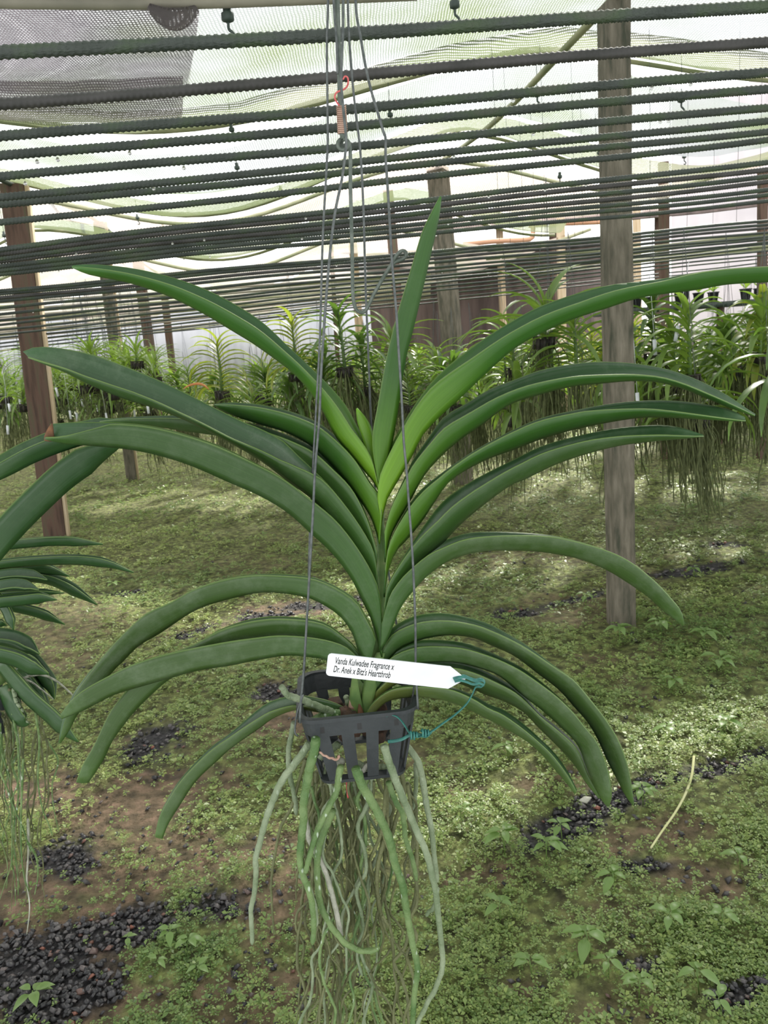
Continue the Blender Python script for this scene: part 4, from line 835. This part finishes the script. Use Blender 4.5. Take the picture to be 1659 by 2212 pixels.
wire([(751, -30), (753, 60), (760, 160), (768, 240), (775, 295), (780, 350), (785, 450), (788, 560), (791, 660), (793, 700), (797, 800), (801, 900), (810, 1050), (840, 1240), (856, 1345), (872, 1440), (884, 1505)], YA, YB + .03, .00115, parent=HANG)
wire([(767, -30), (770, 30), (778, 75), (790, 145), (803, 200), (818, 250), (828, 284), (833, 300), (833, 340), (837, 400), (843, 500), (848, 580), (855, 660), (860, 740), (867, 850), (872, 950), (878, 1015), (884, 1100), (891, 1200), (897, 1340), (898, 1440), (901, 1500), (903, 1532)], YA, YF + .005, .00125, parent=HANG)
wire([(719, -30), (722, 30), (727, 90), (729, 160)], YA - .005, YA - .005, .0011, parent=HANG)
wire([(896, 1470), (892, 1500), (886, 1530)], .76, .78, .001, parent=HANG)
wire([(655, 1500), (642, 1540), (637, 1580), (644, 1590)], .735, .74, .001, parent=HANG)
ROD = empty('hanging_rod', onY(735, 0, YA), 'straight grey steel rod above the orchid, wrapped with brown wire', 'rod')
wire([(728, -40), (730, 60), (733, 150), (735, 220), (739, 290), (741, 300)], YA, YA, .0023, HOOK, ROD, 'shaft', 30, 10)
rp = [(741 + 11 * math.cos(a), 312 + 12 * math.sin(a)) for a in np.linspace(-math.pi / 2, 1.5 * math.pi, 18)]
wire(rp, YA, YA + .004, .0019, HOOK, ROD, 'eye', 36, 8)
cp = []
for i in range(14 * 12):
    t = i / (14 * 12 - 1); a = i * 2 * math.pi / 12; c_ = onY(737 + 3 * t, 229 + 60 * t, YA); cp.append(c_ + Vector((math.cos(a) * .0040, math.sin(a) * .0040, 0)))
mb = MB(); mb.tube(cp, .00085, 6); mb.build('wire_wrapping', COPPER, ROD)
wire([(741, 172), (745, 165), (751, 168), (752, 180), (747, 190), (738, 195), (727, 200), (723, 210), (727, 220), (733, 228)], YA - .008, YA - .006, .0008, RED, ROD, 'red_wire', 50)
SH = wire([(741, 322), (737, 312), (741, 301), (749, 302), (755, 314), (757, 345), (757, 400), (759, 480), (761, 560), (762, 630), (766, 660), (774, 673), (786, 674), (795, 662), (808, 635), (828, 600), (845, 572), (858, 550), (868, 542), (876, 544), (877, 553), (868, 561), (856, 565), (846, 573), (838, 586)], YA + .008, YA + .012, .0018, HOOK, None, 'steel_hook', 160, 10)
tag(SH, 'long bent steel wire hook hanging empty from the wrapped rod above the orchid', 'hook')

# ================================================================== NAME TAG
YT = 0.70
q = [onY(x, y, YT) for x, y in [(709, 1411), (973, 1440), (1004, 1466), (968, 1490), (703, 1459)]]
TAG = empty('plant_tag', q[0], 'white plastic name tag printed with orchid hybrid name, tied above the basket', 'plant tag')
ex = (q[1] - q[0]).normalized(); nrm = Vector((0, -1, 0)); nrm = (nrm - ex * nrm.dot(ex)).normalized(); ey = ex.cross(-nrm)
if ey.z < 0: ey = -ey
W1 = (q[1] - q[0]).length; Hh = (q[0] - q[4]).dot(ey)
def slab(poly, y0, y1, name, mat, bevel=.0):
    mb = MB(); n = len(poly); vs = [q[0] + ex * a + ey * b + nrm * y0 for a, b in poly] + [q[0] + ex * a + ey * b + nrm * y1 for a, b in poly]
    mb.add(vs, [tuple(range(n))[::-1], tuple(range(n, 2 * n))] + [(i, (i + 1) % n, n + (i + 1) % n, n + i) for i in range(n)]); return mb.build(name, mat, TAG, smooth=False)
def rrect(x0, y0, x1, y1, r, n=5):
    out = []
    for cx_, cy_, a0 in ((x1 - r, y1 - r, 0), (x0 + r, y1 - r, 90), (x0 + r, y0 + r, 180), (x1 - r, y0 + r, 270)):
        for k in range(n + 1): a = math.radians(a0 + 90 * k / n); out.append((cx_ + r * math.cos(a), cy_ + r * math.sin(a)))
    return out
pt = [((q[2] - q[0]).dot(ex), (q[2] - q[0]).dot(ey)), ((q[3] - q[0]).dot(ex), (q[3] - q[0]).dot(ey))]
body = [(.003, 0), (.001, -.001), (0, -.003)]
body += [(0, -Hh + .003), (.001, -Hh + .001), (.003, -Hh)]
body += [(pt[1][0], -Hh), (pt[0][0] + .000, pt[0][1] - .0012), (pt[0][0] + .001, pt[0][1]), (W1, 0)]
slab(body, -.0012, 0, 'tag_blade', WHITEP)
SW = (onY(855, 1430, YT) - q[0]).dot(ex)
slab(rrect(.0006, -Hh + .0007, SW, -.0006, .0018), -.0001, .00035, 'sticker', PAPER)
for li, (s, p0, p1) in enumerate([('Vanda Kulwadee Fragrance x', (723, 1441), (851, 1447)), ("Dr. Anek x Bitz's Heartthrob", (719, 1458), (843, 1463))]):
    cu = bpy.data.curves.new('t', 'FONT'); cu.body = s; cu.size = 1.0; cu.shear = 0.22; cu.offset = 0.016
    to = bpy.data.objects.new('t', cu); COL.objects.link(to); bpy.context.view_layer.update()
    me = bpy.data.meshes.new_from_object(to.evaluated_get(bpy.context.evaluated_depsgraph_get())); bpy.data.objects.remove(to)
    xs = [v.co.x for v in me.vertices]; wx = max(xs) - min(xs); a0 = onY(*p0, YT); a1 = onY(*p1, YT)
    LW = (a1 - a0).dot(ex); capm = 16.5 / F * YT / 0.72
    lx = (a0 - q[0]).dot(ex); ly = [-0.0125, -0.0125 - .0078][li] if False else ((a0 - q[0]).dot(ey))
    ly = -Hh * (.42 if li == 0 else .80)
    for v in me.vertices:
        x, y = v.co.x, v.co.y; v.co = q[0] + ex * (lx + (x - min(xs)) * LW / wx) + ey * (ly + y * capm) + nrm * .00042
    link('printed_text', me, INK, TAG, smooth=False)
# teal twist tie from the tag hole to the basket rim
TIEO = empty('twist_tie', onY(890, 1590, .725), 'teal plastic tie joining the name tag to the basket rim', 'tie')
def tie(px, Y0, Y1, w=.0022, flat=.35, n=None):
    n = n or len(px) * 7; P = spline([(x, y, 0) for x, y in px], n); vs = [onY(a.x, a.y, Y0 + (Y1 - Y0) * i / (n - 1)) for i, a in enumerate(P)]
    mb = MB(); mb.tube(vs, w, 8, flat=flat); return mb.build('tie_strand', TIE, TIEO)
tie([(980, 1468), (990, 1464), (1002, 1461), (1015, 1466), (1028, 1470), (1040, 1468), (1047, 1474), (1040, 1483), (1028, 1484), (1020, 1500), (1008, 1520), (985, 1542), (960, 1560), (935, 1578), (915, 1588), (900, 1592)], .698, .725)
tie([(982, 1472), (995, 1470), (1008, 1473), (1022, 1478), (1035, 1476), (1046, 1480)], .697, .699, .0014)
tie([(832, 1552), (842, 1545), (855, 1547), (866, 1556), (876, 1570), (886, 1585), (900, 1592)], .745, .722, .0018)
tie([(838, 1602), (855, 1600), (870, 1596), (885, 1588), (900, 1586), (920, 1590), (932, 1580)], .733, .722, .0018)
for k, (x, y) in enumerate([(893, 1589), (918, 1584)]):
    cpt = onY(x, y, .723); hp = []
    for i in range(26): a = i * 2 * math.pi / 10; hp.append(cpt + ex * (i * .00028 - .0035) + Vector((0, math.cos(a), 0)) * .0028 + ey * math.sin(a) * .0036)
    mb = MB(); mb.tube(hp, .0011, 6); mb.build('tie_twist', TIE, TIEO)

# ================================================================== NEIGHBOUR ORCHID (left edge)
NB = empty('hanging_orchid', onY(-60, 1450, 1.0), 'dark green orchid entering at the left edge with glossy layered leaves', 'orchid')
def nl(pts, w, y0, y1, m=.3, mat=LEAFNB, half=.012):
    P = spline([(x, y, 0) for x, y in pts], 20); U = []; L = []
    for i, p_ in enumerate(P):
        d = (P[min(i + 1, 19)] - P[max(i - 1, 0)]).normalized(); nn = Vector((d.y, -d.x, 0))
        if nn.y > 0: nn = -nn
        t = i / 19; ww = w / 2 * min(1, (1.0 - t) * 4.5 + .06) * (.8 + .2 * min(1, t * 4)); U.append((p_.x + nn.x * ww, p_.y + nn.y * ww)); L.append((p_.x - nn.x * ww, p_.y - nn.y * ww))
    leaf('leaf', U, L, m, y0, y1, mat, half, NB, 24)
nl([(-80, 1290), (-30, 1200), (30, 1130), (90, 1070), (140, 1025), (200, 985), (275, 950)], 62, .86, .95, 0)
nl([(-60, 1040), (0, 1010), (60, 978), (130, 950), (200, 930), (300, 915)], 50, .88, .95, .3)
for a in [([(-60, 1185), (60, 1172), (140, 1168), (222, 1175)], 20, .98, .98, .1), ([(-60, 1225), (60, 1212), (160, 1208), (230, 1216), (289, 1236)], 22, 1.0, .98, .2),
          ([(-60, 1235), (40, 1228), (100, 1228), (150, 1244)], 22, 1.04, 1.05, .2), ([(-60, 1255), (20, 1240), (70, 1242), (102, 1252)], 24, .99, .97, .7),
          ([(-60, 1240), (80, 1245), (130, 1258), (170, 1280), (211, 1306)], 26, 1.06, 1.05, .3), ([(-60, 1280), (20, 1262), (60, 1265), (84, 1274)], 24, .97, .95, .8),
          ([(-60, 1285), (60, 1278), (138, 1280)], 14, 1.02, 1.02, .4), ([(-60, 1305), (40, 1295), (90, 1290), (122, 1295)], 26, .96, .94, .2),
          ([(-60, 1290), (40, 1312), (90, 1325), (140, 1348)], 22, 1.03, 1.04, .2), ([(-20, 1270), (10, 1310), (22, 1335), (30, 1360)], 22, .98, .96, .2),
          ([(-60, 1372), (20, 1378), (60, 1395), (85, 1412)], 40, .99, .96, .6), ([(-60, 1400), (30, 1420), (70, 1440), (105, 1455)], 36, .95, .93, .2),
          ([(-20, 1400), (60, 1420), (90, 1450), (110, 1480), (118, 1510)], 36, 1.03, 1.02, .3), ([(0, 1430), (60, 1500), (110, 1545), (150, 1585), (170, 1602)], 34, .96, .93, .1),
          ([(10, 1480), (30, 1530), (50, 1560), (62, 1563)], 36, .97, .95, .2), ([(40, 1440), (80, 1490), (95, 1530), (95, 1545)], 30, 1.02, 1.02, .2), ([(-40, 1340), (0, 1345), (14, 1350)], 16, .98, .98, .2)]: nl(*a)
mb = MB(); mb.tube(spline([onY(x, y, 1.0) for x, y in [(-70, 1150), (-60, 1300), (-40, 1420), (0, 1480)]], 20), .010, 10); mb.build('stem', STEM, NB)
def nroot(pts, w, mat, Y):
    n = len(pts) * 8; P = spline([(x, y, 0) for x, y in pts], n); mb = MB(); mb.tube([onY(a.x, a.y, Y + .004 * math.sin(i)) for i, a in enumerate(P)], [w / 2 / F * Y * (1 - .6 * i / n) for i in range(n)], 7); mb.build('aerial_root', mat, NB)
nroot([(20, 1480), (60, 1462), (90, 1458), (120, 1470), (145, 1490), (160, 1505)], 8, ROOTW, .97)
nroot([(20, 1470), (60, 1470), (90, 1490), (115, 1510)], 6, ROOTW, .98); nroot([(30, 1490), (35, 1515), (48, 1535), (55, 1555), (63, 1562)], 11, ROOTS_, .95)
nroot([(20, 1490), (50, 1510), (75, 1525), (95, 1548), (112, 1562)], 8, ROOTO, .96); nroot([(50, 1512), (75, 1512), (90, 1520)], 6, ROOTW, .96)
nroot([(30, 1560), (40, 1600), (42, 1650), (46, 1700), (45, 1780)], 7, ROOTS_, .96); nroot([(60, 1770), (62, 1830), (58, 1900), (64, 1960), (58, 2018)], 6, ROOTW, .96)
random.seed(5)
for k in range(22):
    x = random.uniform(-30, 95); y = random.uniform(1520, 1570); pts = [(x, y)]; e = random.uniform(1720, 1960)
    while y < e: y += random.uniform(35, 60); x += random.gauss(.5, 9); pts.append((x, y))
    nroot(pts, random.uniform(4, 7), ROOTO if k % 3 else ROOTG, random.uniform(.94, 1.05))
nroot([(75, 1530), (85, 1600), (82, 1680), (90, 1740), (105, 1780), (113, 1803)], 6, ROOTG, .95); nroot([(50, 1640), (45, 1790), (50, 1880), (62, 1925)], 6, ROOTG, .95)
nroot([(60, 1820), (78, 1850), (82, 1890), (75, 1932)], 6, ROOTG, .95)
NBB = empty('orchid_basket', onY(-40, 1520, 1.0), 'dark basket of the left edge orchid, mostly outside the frame', 'basket')
mb = MB(); c_ = onY(-42, 1500, 1.0)
for k in range(8):
    a = k * math.pi / 4; mb.box(c_ + Vector((.045 * math.cos(a), .045 * math.sin(a), -.02)), (.014, .004, .05), Matrix.Rotation(a + math.pi / 2, 3, 'Z'))
mb.build('slats', BASKET, NBB)
mb = MB(); mb.tube([c_ + Vector((.048 * math.cos(a), .048 * math.sin(a), .006)) for a in np.linspace(0, 2 * math.pi, 25)], .004, 6); mb.build('rim', BASKET, NBB)
# ================================================================== BACKGROUND ORCHIDS
BKCH = mat_plain('bk_husk', (0.015, 0.014, 0.012), (0.05, 0.04, 0.03), 30)
def bleaf(mb, uvs, base, az, L, wd, rise, droop, n=9):
    """arching channelled strap leaf; az direction in plan"""
    d = Vector((math.cos(az), math.sin(az), 0)); s = Vector((-d.y, d.x, 0)); p = Vector(base); ang = rise; vs = []
    for i in range(n):
        t = i / (n - 1); ww = wd * min(1, .55 + t * 2) * (1 - t ** 3 * .95) / 2
        up = Vector((0, 0, 1)) * math.cos(ang) - d * math.sin(ang)
        vs += [p + s * ww + up * ww * .45, p, p - s * ww + up * ww * .45]; uvs += [(t, 0), (t, .5), (t, 1)]
        p = p + (d * math.cos(ang) + Vector((0, 0, 1)) * math.sin(ang)) * L / (n - 1); ang -= droop / (n - 1)
    b = len(mb.v); mb.add(vs, [(i * 3 + k, i * 3 + k + 1, i * 3 + 4 + k, i * 3 + 3 + k) for i in range(n - 1) for k in (0, 1)])
def orchid_proto(seed, nleaf, L, H, mat, roots, rl, wide=.024, label='x', droop=1.9, fan=.25, nodead=False):
    rnd = random.Random(seed); root = empty('hanging_orchid', (0, 0, 0), label, 'orchid'); mb = MB(); uvs = []
    az0 = 0
    for k in range(nleaf):
        t = k / (nleaf - 1); side = math.pi * (k % 2); az = az0 + side + rnd.gauss(0, fan); ll = L * (1 - .35 * max(0, t - .6) / .4) * rnd.uniform(.8, 1.1)
        rise = .35 + .95 * t ** 1.6 + rnd.gauss(0, .09); bleaf(mb, uvs, (0, 0, .01 + H * t), az, ll, wide * rnd.uniform(.9, 1.1), rise, droop * (1.05 - .45 * t) * rnd.uniform(.8, 1.2))
    me = bpy.data.meshes.new('leaves'); me.from_pydata(mb.v, [], mb.f); ul = me.uv_layers.new(name='UVMap')
    for lp in me.loops: ul.data[lp.index].uv = uvs[lp.vertex_index]
    link('leaves', me, mat, root)
    s = MB(); s.tube([(0, 0, -.02), (0.004, 0, H * .5), (0, 0, H)], [.011, .009, .006], 7); s.build('stem', STEM, root)
    if roots:
        r = MB()
        for k in range(roots):
            x, y = rnd.gauss(0, .045), rnd.gauss(0, .045); z = .0; pts = [(x * .5, y * .5, z)]; e = -rl * rnd.uniform(.35, 1.0)
            while z > e: z -= rl * .14; x += rnd.gauss(0, .010); y += rnd.gauss(0, .010); pts.append((x, y, z))
            r.tube(pts, [.0026 * rnd.uniform(.7, 1.4)] * len(pts), 4, cap=False)
        r.build('aerial_roots', ROOTB, root)['kind'] = 'stuff'
    b = MB(); K = 10
    for k in range(K): a = 2 * math.pi * k / K; b.box((.048 * math.cos(a), .048 * math.sin(a), -.012), (.013, .003, .055), Matrix.Rotation(a + math.pi / 2, 3, 'Z'))
    b.tube([(.05 * math.cos(a), .05 * math.sin(a), .016) for a in np.linspace(0, 2 * math.pi, 19)], .003, 5, cap=False)
    b.tube([(0, 0, -.04), (0, 0, 0.005)], [.036, .04], 10); b.build('basket', BKCH, root)
    w_ = MB()
    for k in range(3): a = 2 * math.pi * k / 3 + .5; w_.tube([(.05 * math.cos(a), .05 * math.sin(a), .015), (.02 * math.cos(a), .02 * math.sin(a), .4), (0, 0, .68)], .0011, 4, cap=False)
    w_.build('hanger_wire', WIRE, root)
    return root
PR = [orchid_proto(1, 22, .38, .22, LEAFBK, 46, .55, .044, droop=2.2), orchid_proto(2, 26, .34, .30, LEAFBK, 55, .6, .04, droop=2.6), orchid_proto(3, 22, .40, .18, LEAFBD, 40, .5, .042, fan=.6, droop=2.2),
      orchid_proto(4, 28, .31, .30, LEAFBY, 40, .45, .038, droop=2.8), orchid_proto(5, 18, .42, .12, LEAFBK, 36, .5, .042, fan=.9, droop=1.7), orchid_proto(6, 26, .32, .30, LEAFBD, 60, .6, .040, fan=.5, droop=2.5),
      orchid_proto(7, 16, .34, .08, LEAFBK, 12, .22, .022, fan=1.2, droop=1.9)]
used = set()
def place(i, loc, yaw, s, label, group=None):
    o = PR[i] if i not in used else copy_tree(PR[i]); used.add(i)
    o.location = loc; o.rotation_euler = (random.gauss(0, .05), random.gauss(0, .05), yaw); o.scale = (s, s, s)
    o['label'] = label
    if group: o['group'] = group
    elif 'group' in o: del o['group']
    return o
def at(px, py, Y): return onY(px, py, Y)
# plants one can single out (pixel of the basket, distance)
SPEC = [(1, 1490, 818, 3.9, .1, 1.05, 'pale green orchid with many short drooping leaves, right of the nearest post'),
        (4, 1175, 735, 4.1, .2, 1.15, 'orchid with spiky upright leaves left of the nearest post, topmost in the right bank'),
        (0, 1245, 800, 4.0, 0, 1.0, 'broad green orchid just left of the nearest post'),
        (5, 1410, 770, 4.6, .4, 1.0, 'dark green orchid just right of the nearest post'),
        (2, 1580, 800, 4.5, -.2, 1.1, 'leafy orchid near the right edge behind the pale drooping one'),
        (2, 1700, 840, 3.4, .3, 1.1, 'dark orchid cut by the right edge of the photo'),
        (5, 745, 800, 5.6, .2, 1.2, 'tall dark orchid with curled leaves left of the wire hook'),
        (0, 1110, 800, 4.6, .1, 1.0, 'green orchid right of the central leaning post'),
        (4, 850, 770, 6.2, 0, 1.1, 'light green orchid standing tall behind the wire hook'),
        (3, 640, 810, 5.8, .3, 1.15, 'yellow green orchid left of the hanger wires'),
        (3, 480, 850, 6.0, 0, 1.15, 'yellowish orchid beside the orange dead leaf'),
        (0, 1640, 770, 4.0, .5, .9, 'orchid with long leaves at the far right edge above the walkway')]
for i, px, py, Y, yaw, s, lab in SPEC: place(i, at(px, py, Y), yaw, s, lab)
DEAD = mat_plain('dead_leaf', (0.45, 0.16, 0.05), (0.6, 0.3, 0.12))
mb = MB(); uvs = []; mb.tube(spline([onY(x, y, 5.7) for x, y in [(452, 842), (440, 832), (425, 829), (408, 833), (396, 840)]], 14), [.003 + .008 * math.sin(math.pi * k / 13) for k in range(14)], 6, flat=.5)
tag(mb.build('dead_leaf', DEAD), 'curled orange dead leaf hanging in the left orchid rows', 'leaf')
random.seed(21)
rows = [(4.05, 'right', 1.3, 3.0, .30), (4.6, 'right', .75, 3.4, .28), (5.2, 'right', .55, 3.8, .30), (5.8, 'middle', -.9, 3.4, .28), (6.6, 'middle', -1.6, 3.9, .30),
        (7.6, 'middle', -2.6, 4.6, .36), (8.8, 'middle', -4.4, 4.6, .4), (10.2, 'far', -6.0, 3.5, .45), (12.0, 'far', -7.0, 2.5, .5)]
KL = ['green broad orchid', 'green tall drooping orchid', 'dark bushy orchid', 'yellow green orchid', 'loose spreading orchid', 'dark dense orchid']
def where(x, Y):
    v = M3.transposed() @ Vector((x, Y, 1.1 - CAMZ)); px = CX + F * v.x / -v.z
    s = ['at the left edge before the reddish post', 'between the reddish post and the slim dark post', 'right of the slim dark post on the left', 'under the tip half of the top left leaf', 'behind the left hanger wires', 'behind the centre of the front orchid',
         'between the tallest leaf and the leaning post', 'just right of the leaning central post', 'left of the nearest post', 'behind the nearest post', 'right of the nearest post', 'near the right edge of the view', 'cut by the right edge of the view']
    e = [60, 240, 380, 540, 700, 840, 950, 1060, 1300, 1370, 1500, 1620]
    return s[sum(px > q for q in e)]
cnt = 0
for Y, grp, x0, x1, dx in rows:
    x = x0
    while x < x1:
        i = random.choice([0, 0, 1, 1, 2, 5, 3, 5] if grp != 'far' else [0, 2, 5, 4, 3])
        z = 0.98 + random.uniform(-.12, .10) - (0.02 * (Y - 4)); s = random.uniform(.8, 1.1)
        rown = 'in row %s of the hanging rows' % ['one', 'two', 'three', 'four', 'five', 'six', 'seven', 'eight', 'nine'][[r_[0] for r_ in rows].index(Y)]
        lab = KL[i] + ' ' + where(x, Y) + ', ' + {3.95: 'x'}.get(Y, {4.05: 'frontmost row', 4.6: 'second row', 5.2: 'third row', 5.8: 'fourth row', 6.6: 'fifth row', 7.6: 'sixth row', 8.8: 'seventh row', 10.2: 'second last row', 12.0: 'last row'}[Y])
        place(i, (x + random.uniform(-.05, .05), Y + random.uniform(-.15, .15), z), random.gauss(0, .6), s, lab, {'right': 'orchids of the right bank', 'middle': 'orchids of the middle rows', 'far': 'orchids of the far rows'}[grp])
        cnt += 1; x += dx * random.uniform(.85, 1.25)
# small young orchids low on the left, with white tags below
for k in range(64):
    Y = random.uniform(6.5, 9.5); px = random.uniform(-20, 340); p = at(px, random.uniform(780, 885), Y)
    place(6, p, random.uniform(0, 6), random.uniform(.9, 1.3), 'small young orchid, %s, in the %s tier, %s' % ('left of the reddish post' if px < 90 else 'between the reddish and slim posts' if px < 250 else 'right of the slim dark post', 'upper' if p.z > 1.08 else 'lower', 'nearer row' if Y < 7.4 else 'middle row' if Y < 8.5 else 'farther row'), 'young orchids on the left')
tg0 = None
for k, (px, py) in enumerate([(16, 917), (68, 905), (77, 905), (175, 860), (183, 875), (228, 890), (150, 885), (165, 890), (208, 870), (250, 865), (120, 835), (112, 850), (350, 868), (18, 870), (290, 885), (318, 872), (42, 860), (195, 850), (340, 850)]):
    Y = 6.6 + (k % 5) * .3; p = at(px, py, Y); mb = MB(); mb.box((0, 0, -.045), (.02, .0012, .075)); mb.tube([(0, 0, -.01), (0, 0, .3)], .0012, 4)
    if tg0 is None: tg0 = mb.build('hanging_tag', WHITEP); o = tg0
    else: o = tg0.copy(); COL.objects.link(o)
    o.location = p; o.rotation_euler = (0, random.gauss(0, .06), random.uniform(-.4, .4)); tag(o, 'small white tag under the young orchids, %s, %s' % ('left of the reddish post' if px < 60 else 'just right of the reddish post' if px < 155 else 'midway between the two left posts' if px < 215 else 'beside the slim dark post' if px < 300 else 'right of the slim dark post', 'hanging high' if py < 865 else 'hanging low'), 'plant tag', 'white tags on the left')
# white tags in the right bank
for k, (px, py) in enumerate([(1376, 845), (1465, 700), (1413, 730), (1350, 700)]):
    o = tg0.copy(); COL.objects.link(o); o.location = at(px, py, 3.9); o.rotation_euler = (0, random.gauss(0, .2), .2); tag(o, 'white tag hanging among the orchids of the right bank', 'plant tag', 'white tags in the right bank')

# water drops clinging under the bars
DROP, dn, do_ = newmat('water_drop'); gl = dn.nodes.new('ShaderNodeBsdfPrincipled'); gl.inputs['Transmission Weight'].default_value = .9; gl.inputs['Roughness'].default_value = .02; gl.inputs['IOR'].default_value = 1.33; dn.links.new(gl.outputs[0], do_.inputs[0])
random.seed(3); d0 = None
for k in range(46):
    ri = random.choice([2, 3, 4, 5, 6, 7, 8, 10, 12, 14, 16, 18, 20, 22]); px = random.uniform(20, 1640); y0, y1, g_ = RODS[ri]; p = onP(px, y0 + (y1 - y0) * px / 1659, RP0, RN) - Vector((0, 0, .0095))
    if d0 is None:
        mb = MB(); mb.tube([(0, 0, .0035), (0, 0, .001), (0, 0, -.001), (0, 0, -.003), (0, 0, -.004)], [.0012, .0028, .0036, .0026, .0006], 10); d0 = mb.build('water_drop', DROP); o = d0
    else: o = d0.copy(); COL.objects.link(o)
    o.location = p; tag(o, 'tiny clear water drop clinging under the ribbed steel bars', 'water drop', 'water drops under the bars')

# ================================================================== SEEDLING WEEDS AND FALLEN ROOT
SEEDL = mat_leaf('weed_broad', (0.13, 0.22, 0.06), (0.18, 0.28, 0.09), film=.1, transl=.35)
def seedling(px, py, s, n, label, seed):
    rnd = random.Random(seed); g = onZ(px, py, 0.0); root = empty('broadleaf_weed', g, label, 'weed', 'broadleaf weeds on the ground')
    st = MB(); top = Vector((rnd.gauss(0, .006), 0, s * 1.3)); st.tube([g - Vector((0, 0, .01)), g + top * .5, g + top], s * .035, 5); st.build('stem', SEEDL, root)
    mb = MB(); uvs = []
    for k in range(n):
        a = k * 2.4 + rnd.random(); zz = top * (1 - .12 * (k // 3)); d = Vector((math.cos(a), math.sin(a), rnd.uniform(-.1, .5))); sd_ = Vector((-d.y, d.x, 0)); L = s * rnd.uniform(.75, 1.15); c = g + zz; vs = []
        m_ = 7
        for i in range(m_):
            t = i / (m_ - 1); ww = L * .27 * math.sin(math.pi * min(1, t ** .8)) + .0003; p = c + d * L * (.15 + t) - Vector((0, 0, L * .45 * t * t)); vs += [p + sd_ * ww + Vector((0, 0, ww * .3)), p, p - sd_ * ww + Vector((0, 0, ww * .3))]; uvs += [(.3 + .5 * t, 0), (.3 + .5 * t, .5), (.3 + .5 * t, 1)]
        mb.add(vs, [(i * 3 + q_, i * 3 + q_ + 1, i * 3 + 4 + q_, i * 3 + 3 + q_) for i in range(m_ - 1) for q_ in (0, 1)])
    me = bpy.data.meshes.new('leaves'); me.from_pydata([tuple(v) for v in mb.v], [], mb.f); ul = me.uv_layers.new(name='UVMap')
    for lp in me.loops: ul.data[lp.index].uv = uvs[lp.vertex_index]
    link('leaves', me, SEEDL, root)
SEEDS = [(72, 2180, .036, 6, 'pale green weed rising from the gravel at the bottom left corner'), (365, 2040, .03, 5, 'young weed left of the hanging roots, on dark gravel'), (400, 2058, .03, 6, 'young weed just right of the similar one on dark gravel'),
         (278, 2045, .02, 4, 'tiny weed on the dark gravel patch at lower left'), (345, 2098, .024, 4, 'small round leaved weed low at the left'), (437, 2115, .026, 4, 'small weed left of the root curtain near the bottom'), (325, 2075, .018, 3, 'tiny yellowish weed among gravel'),
         (1090, 1840, .05, 7, 'broad leaved weed right of the long silver root'), (1180, 1860, .045, 6, 'broad weed under the right hand leaf tips'), (1215, 1815, .04, 5, 'tall weed just below the dark gravel strip'),
         (1390, 1740, .045, 7, 'broad weed beside the longest drooping leaf tip'), (1330, 1925, .04, 5, 'round leaved weed at the lower right'), (1275, 2060, .045, 8, 'bright star shaped weed at the lower right'), (1315, 2110, .035, 5, 'weed below the bright star shaped one'),
         (1440, 2015, .04, 6, 'weed in the lower right between two gravel specks'), (1080, 1985, .035, 5, 'weed right of the root curtain at mid height'), (1340, 1390, .06, 7, 'leafy weed in front of the nearest post foot'), (1430, 1375, .06, 7, 'glossy weed right of the nearest post foot'),
         (1520, 1400, .06, 7, 'glossy weed farther right of the nearest post'), (1500, 1250, .05, 5, 'yellow green weed on the sunny patch at right'), (1550, 1460, .06, 6, 'broad weed with arched leaves at the right'), (1265, 1310, .05, 5, 'weed left of the nearest post foot'),
         (1565, 1590, .045, 5, 'round leaved weed near the right edge above the gravel strip'), (1450, 1500, .05, 6, 'leafy weed between the sunny patch and the gravel strip'), (1440, 1600, .04, 4, 'small weed above the fallen root'), (1100, 1640, .04, 4, 'weed with pale folded leaf behind the lowest right leaves'),
         (1560, 2010, .035, 4, 'round leaf weed near the right edge, low'), (1510, 2140, .04, 4, 'broad weed close to the bottom right'), (1380, 2160, .04, 5, 'weed at the bottom right of centre'), (1600, 1880, .035, 4, 'weed near the right edge beyond the fallen root'),
         (1150, 2110, .035, 5, 'weed right of the roots near the bottom'), (560, 1720, .03, 4, 'weed left of the leftmost silver root'), (995, 1770, .03, 4, 'pale weed right of the silver root bend'), (250, 1280, .05, 5, 'weed on the bank behind the left leaves'), (1560, 2190, .03, 5, 'weed at the very bottom right')]
for k, a in enumerate(SEEDS): seedling(*a, seed=k)
mb = MB(); pp = spline([onZ(x, y, .028) + Vector((0, 0, .006)) for x, y in [(1499, 1638), (1494, 1680), (1480, 1720), (1458, 1760), (1430, 1800), (1406, 1836)]], 30)
mb.tube(pp, [.0042 - .0015 * i / 29 for i in range(30)], 8); tag(mb.build('fallen_root', mat_plain('fallen_root', (0.42, 0.43, 0.2), (0.5, 0.5, 0.28), 10)), 'long pale fallen root lying across weeds at the right', 'root')
mb = MB(); c_ = onZ(1265, 1728, .02); mb.tube([c_ - Vector((.018, 0, 0)), c_, c_ + Vector((.018, .004, .004))], [.002, .011, .002], 8, flat=.4); tag(mb.build('pale_chip', ROOTW), 'pale oval leaf lying beside the drooping leaf tips', 'leaf')
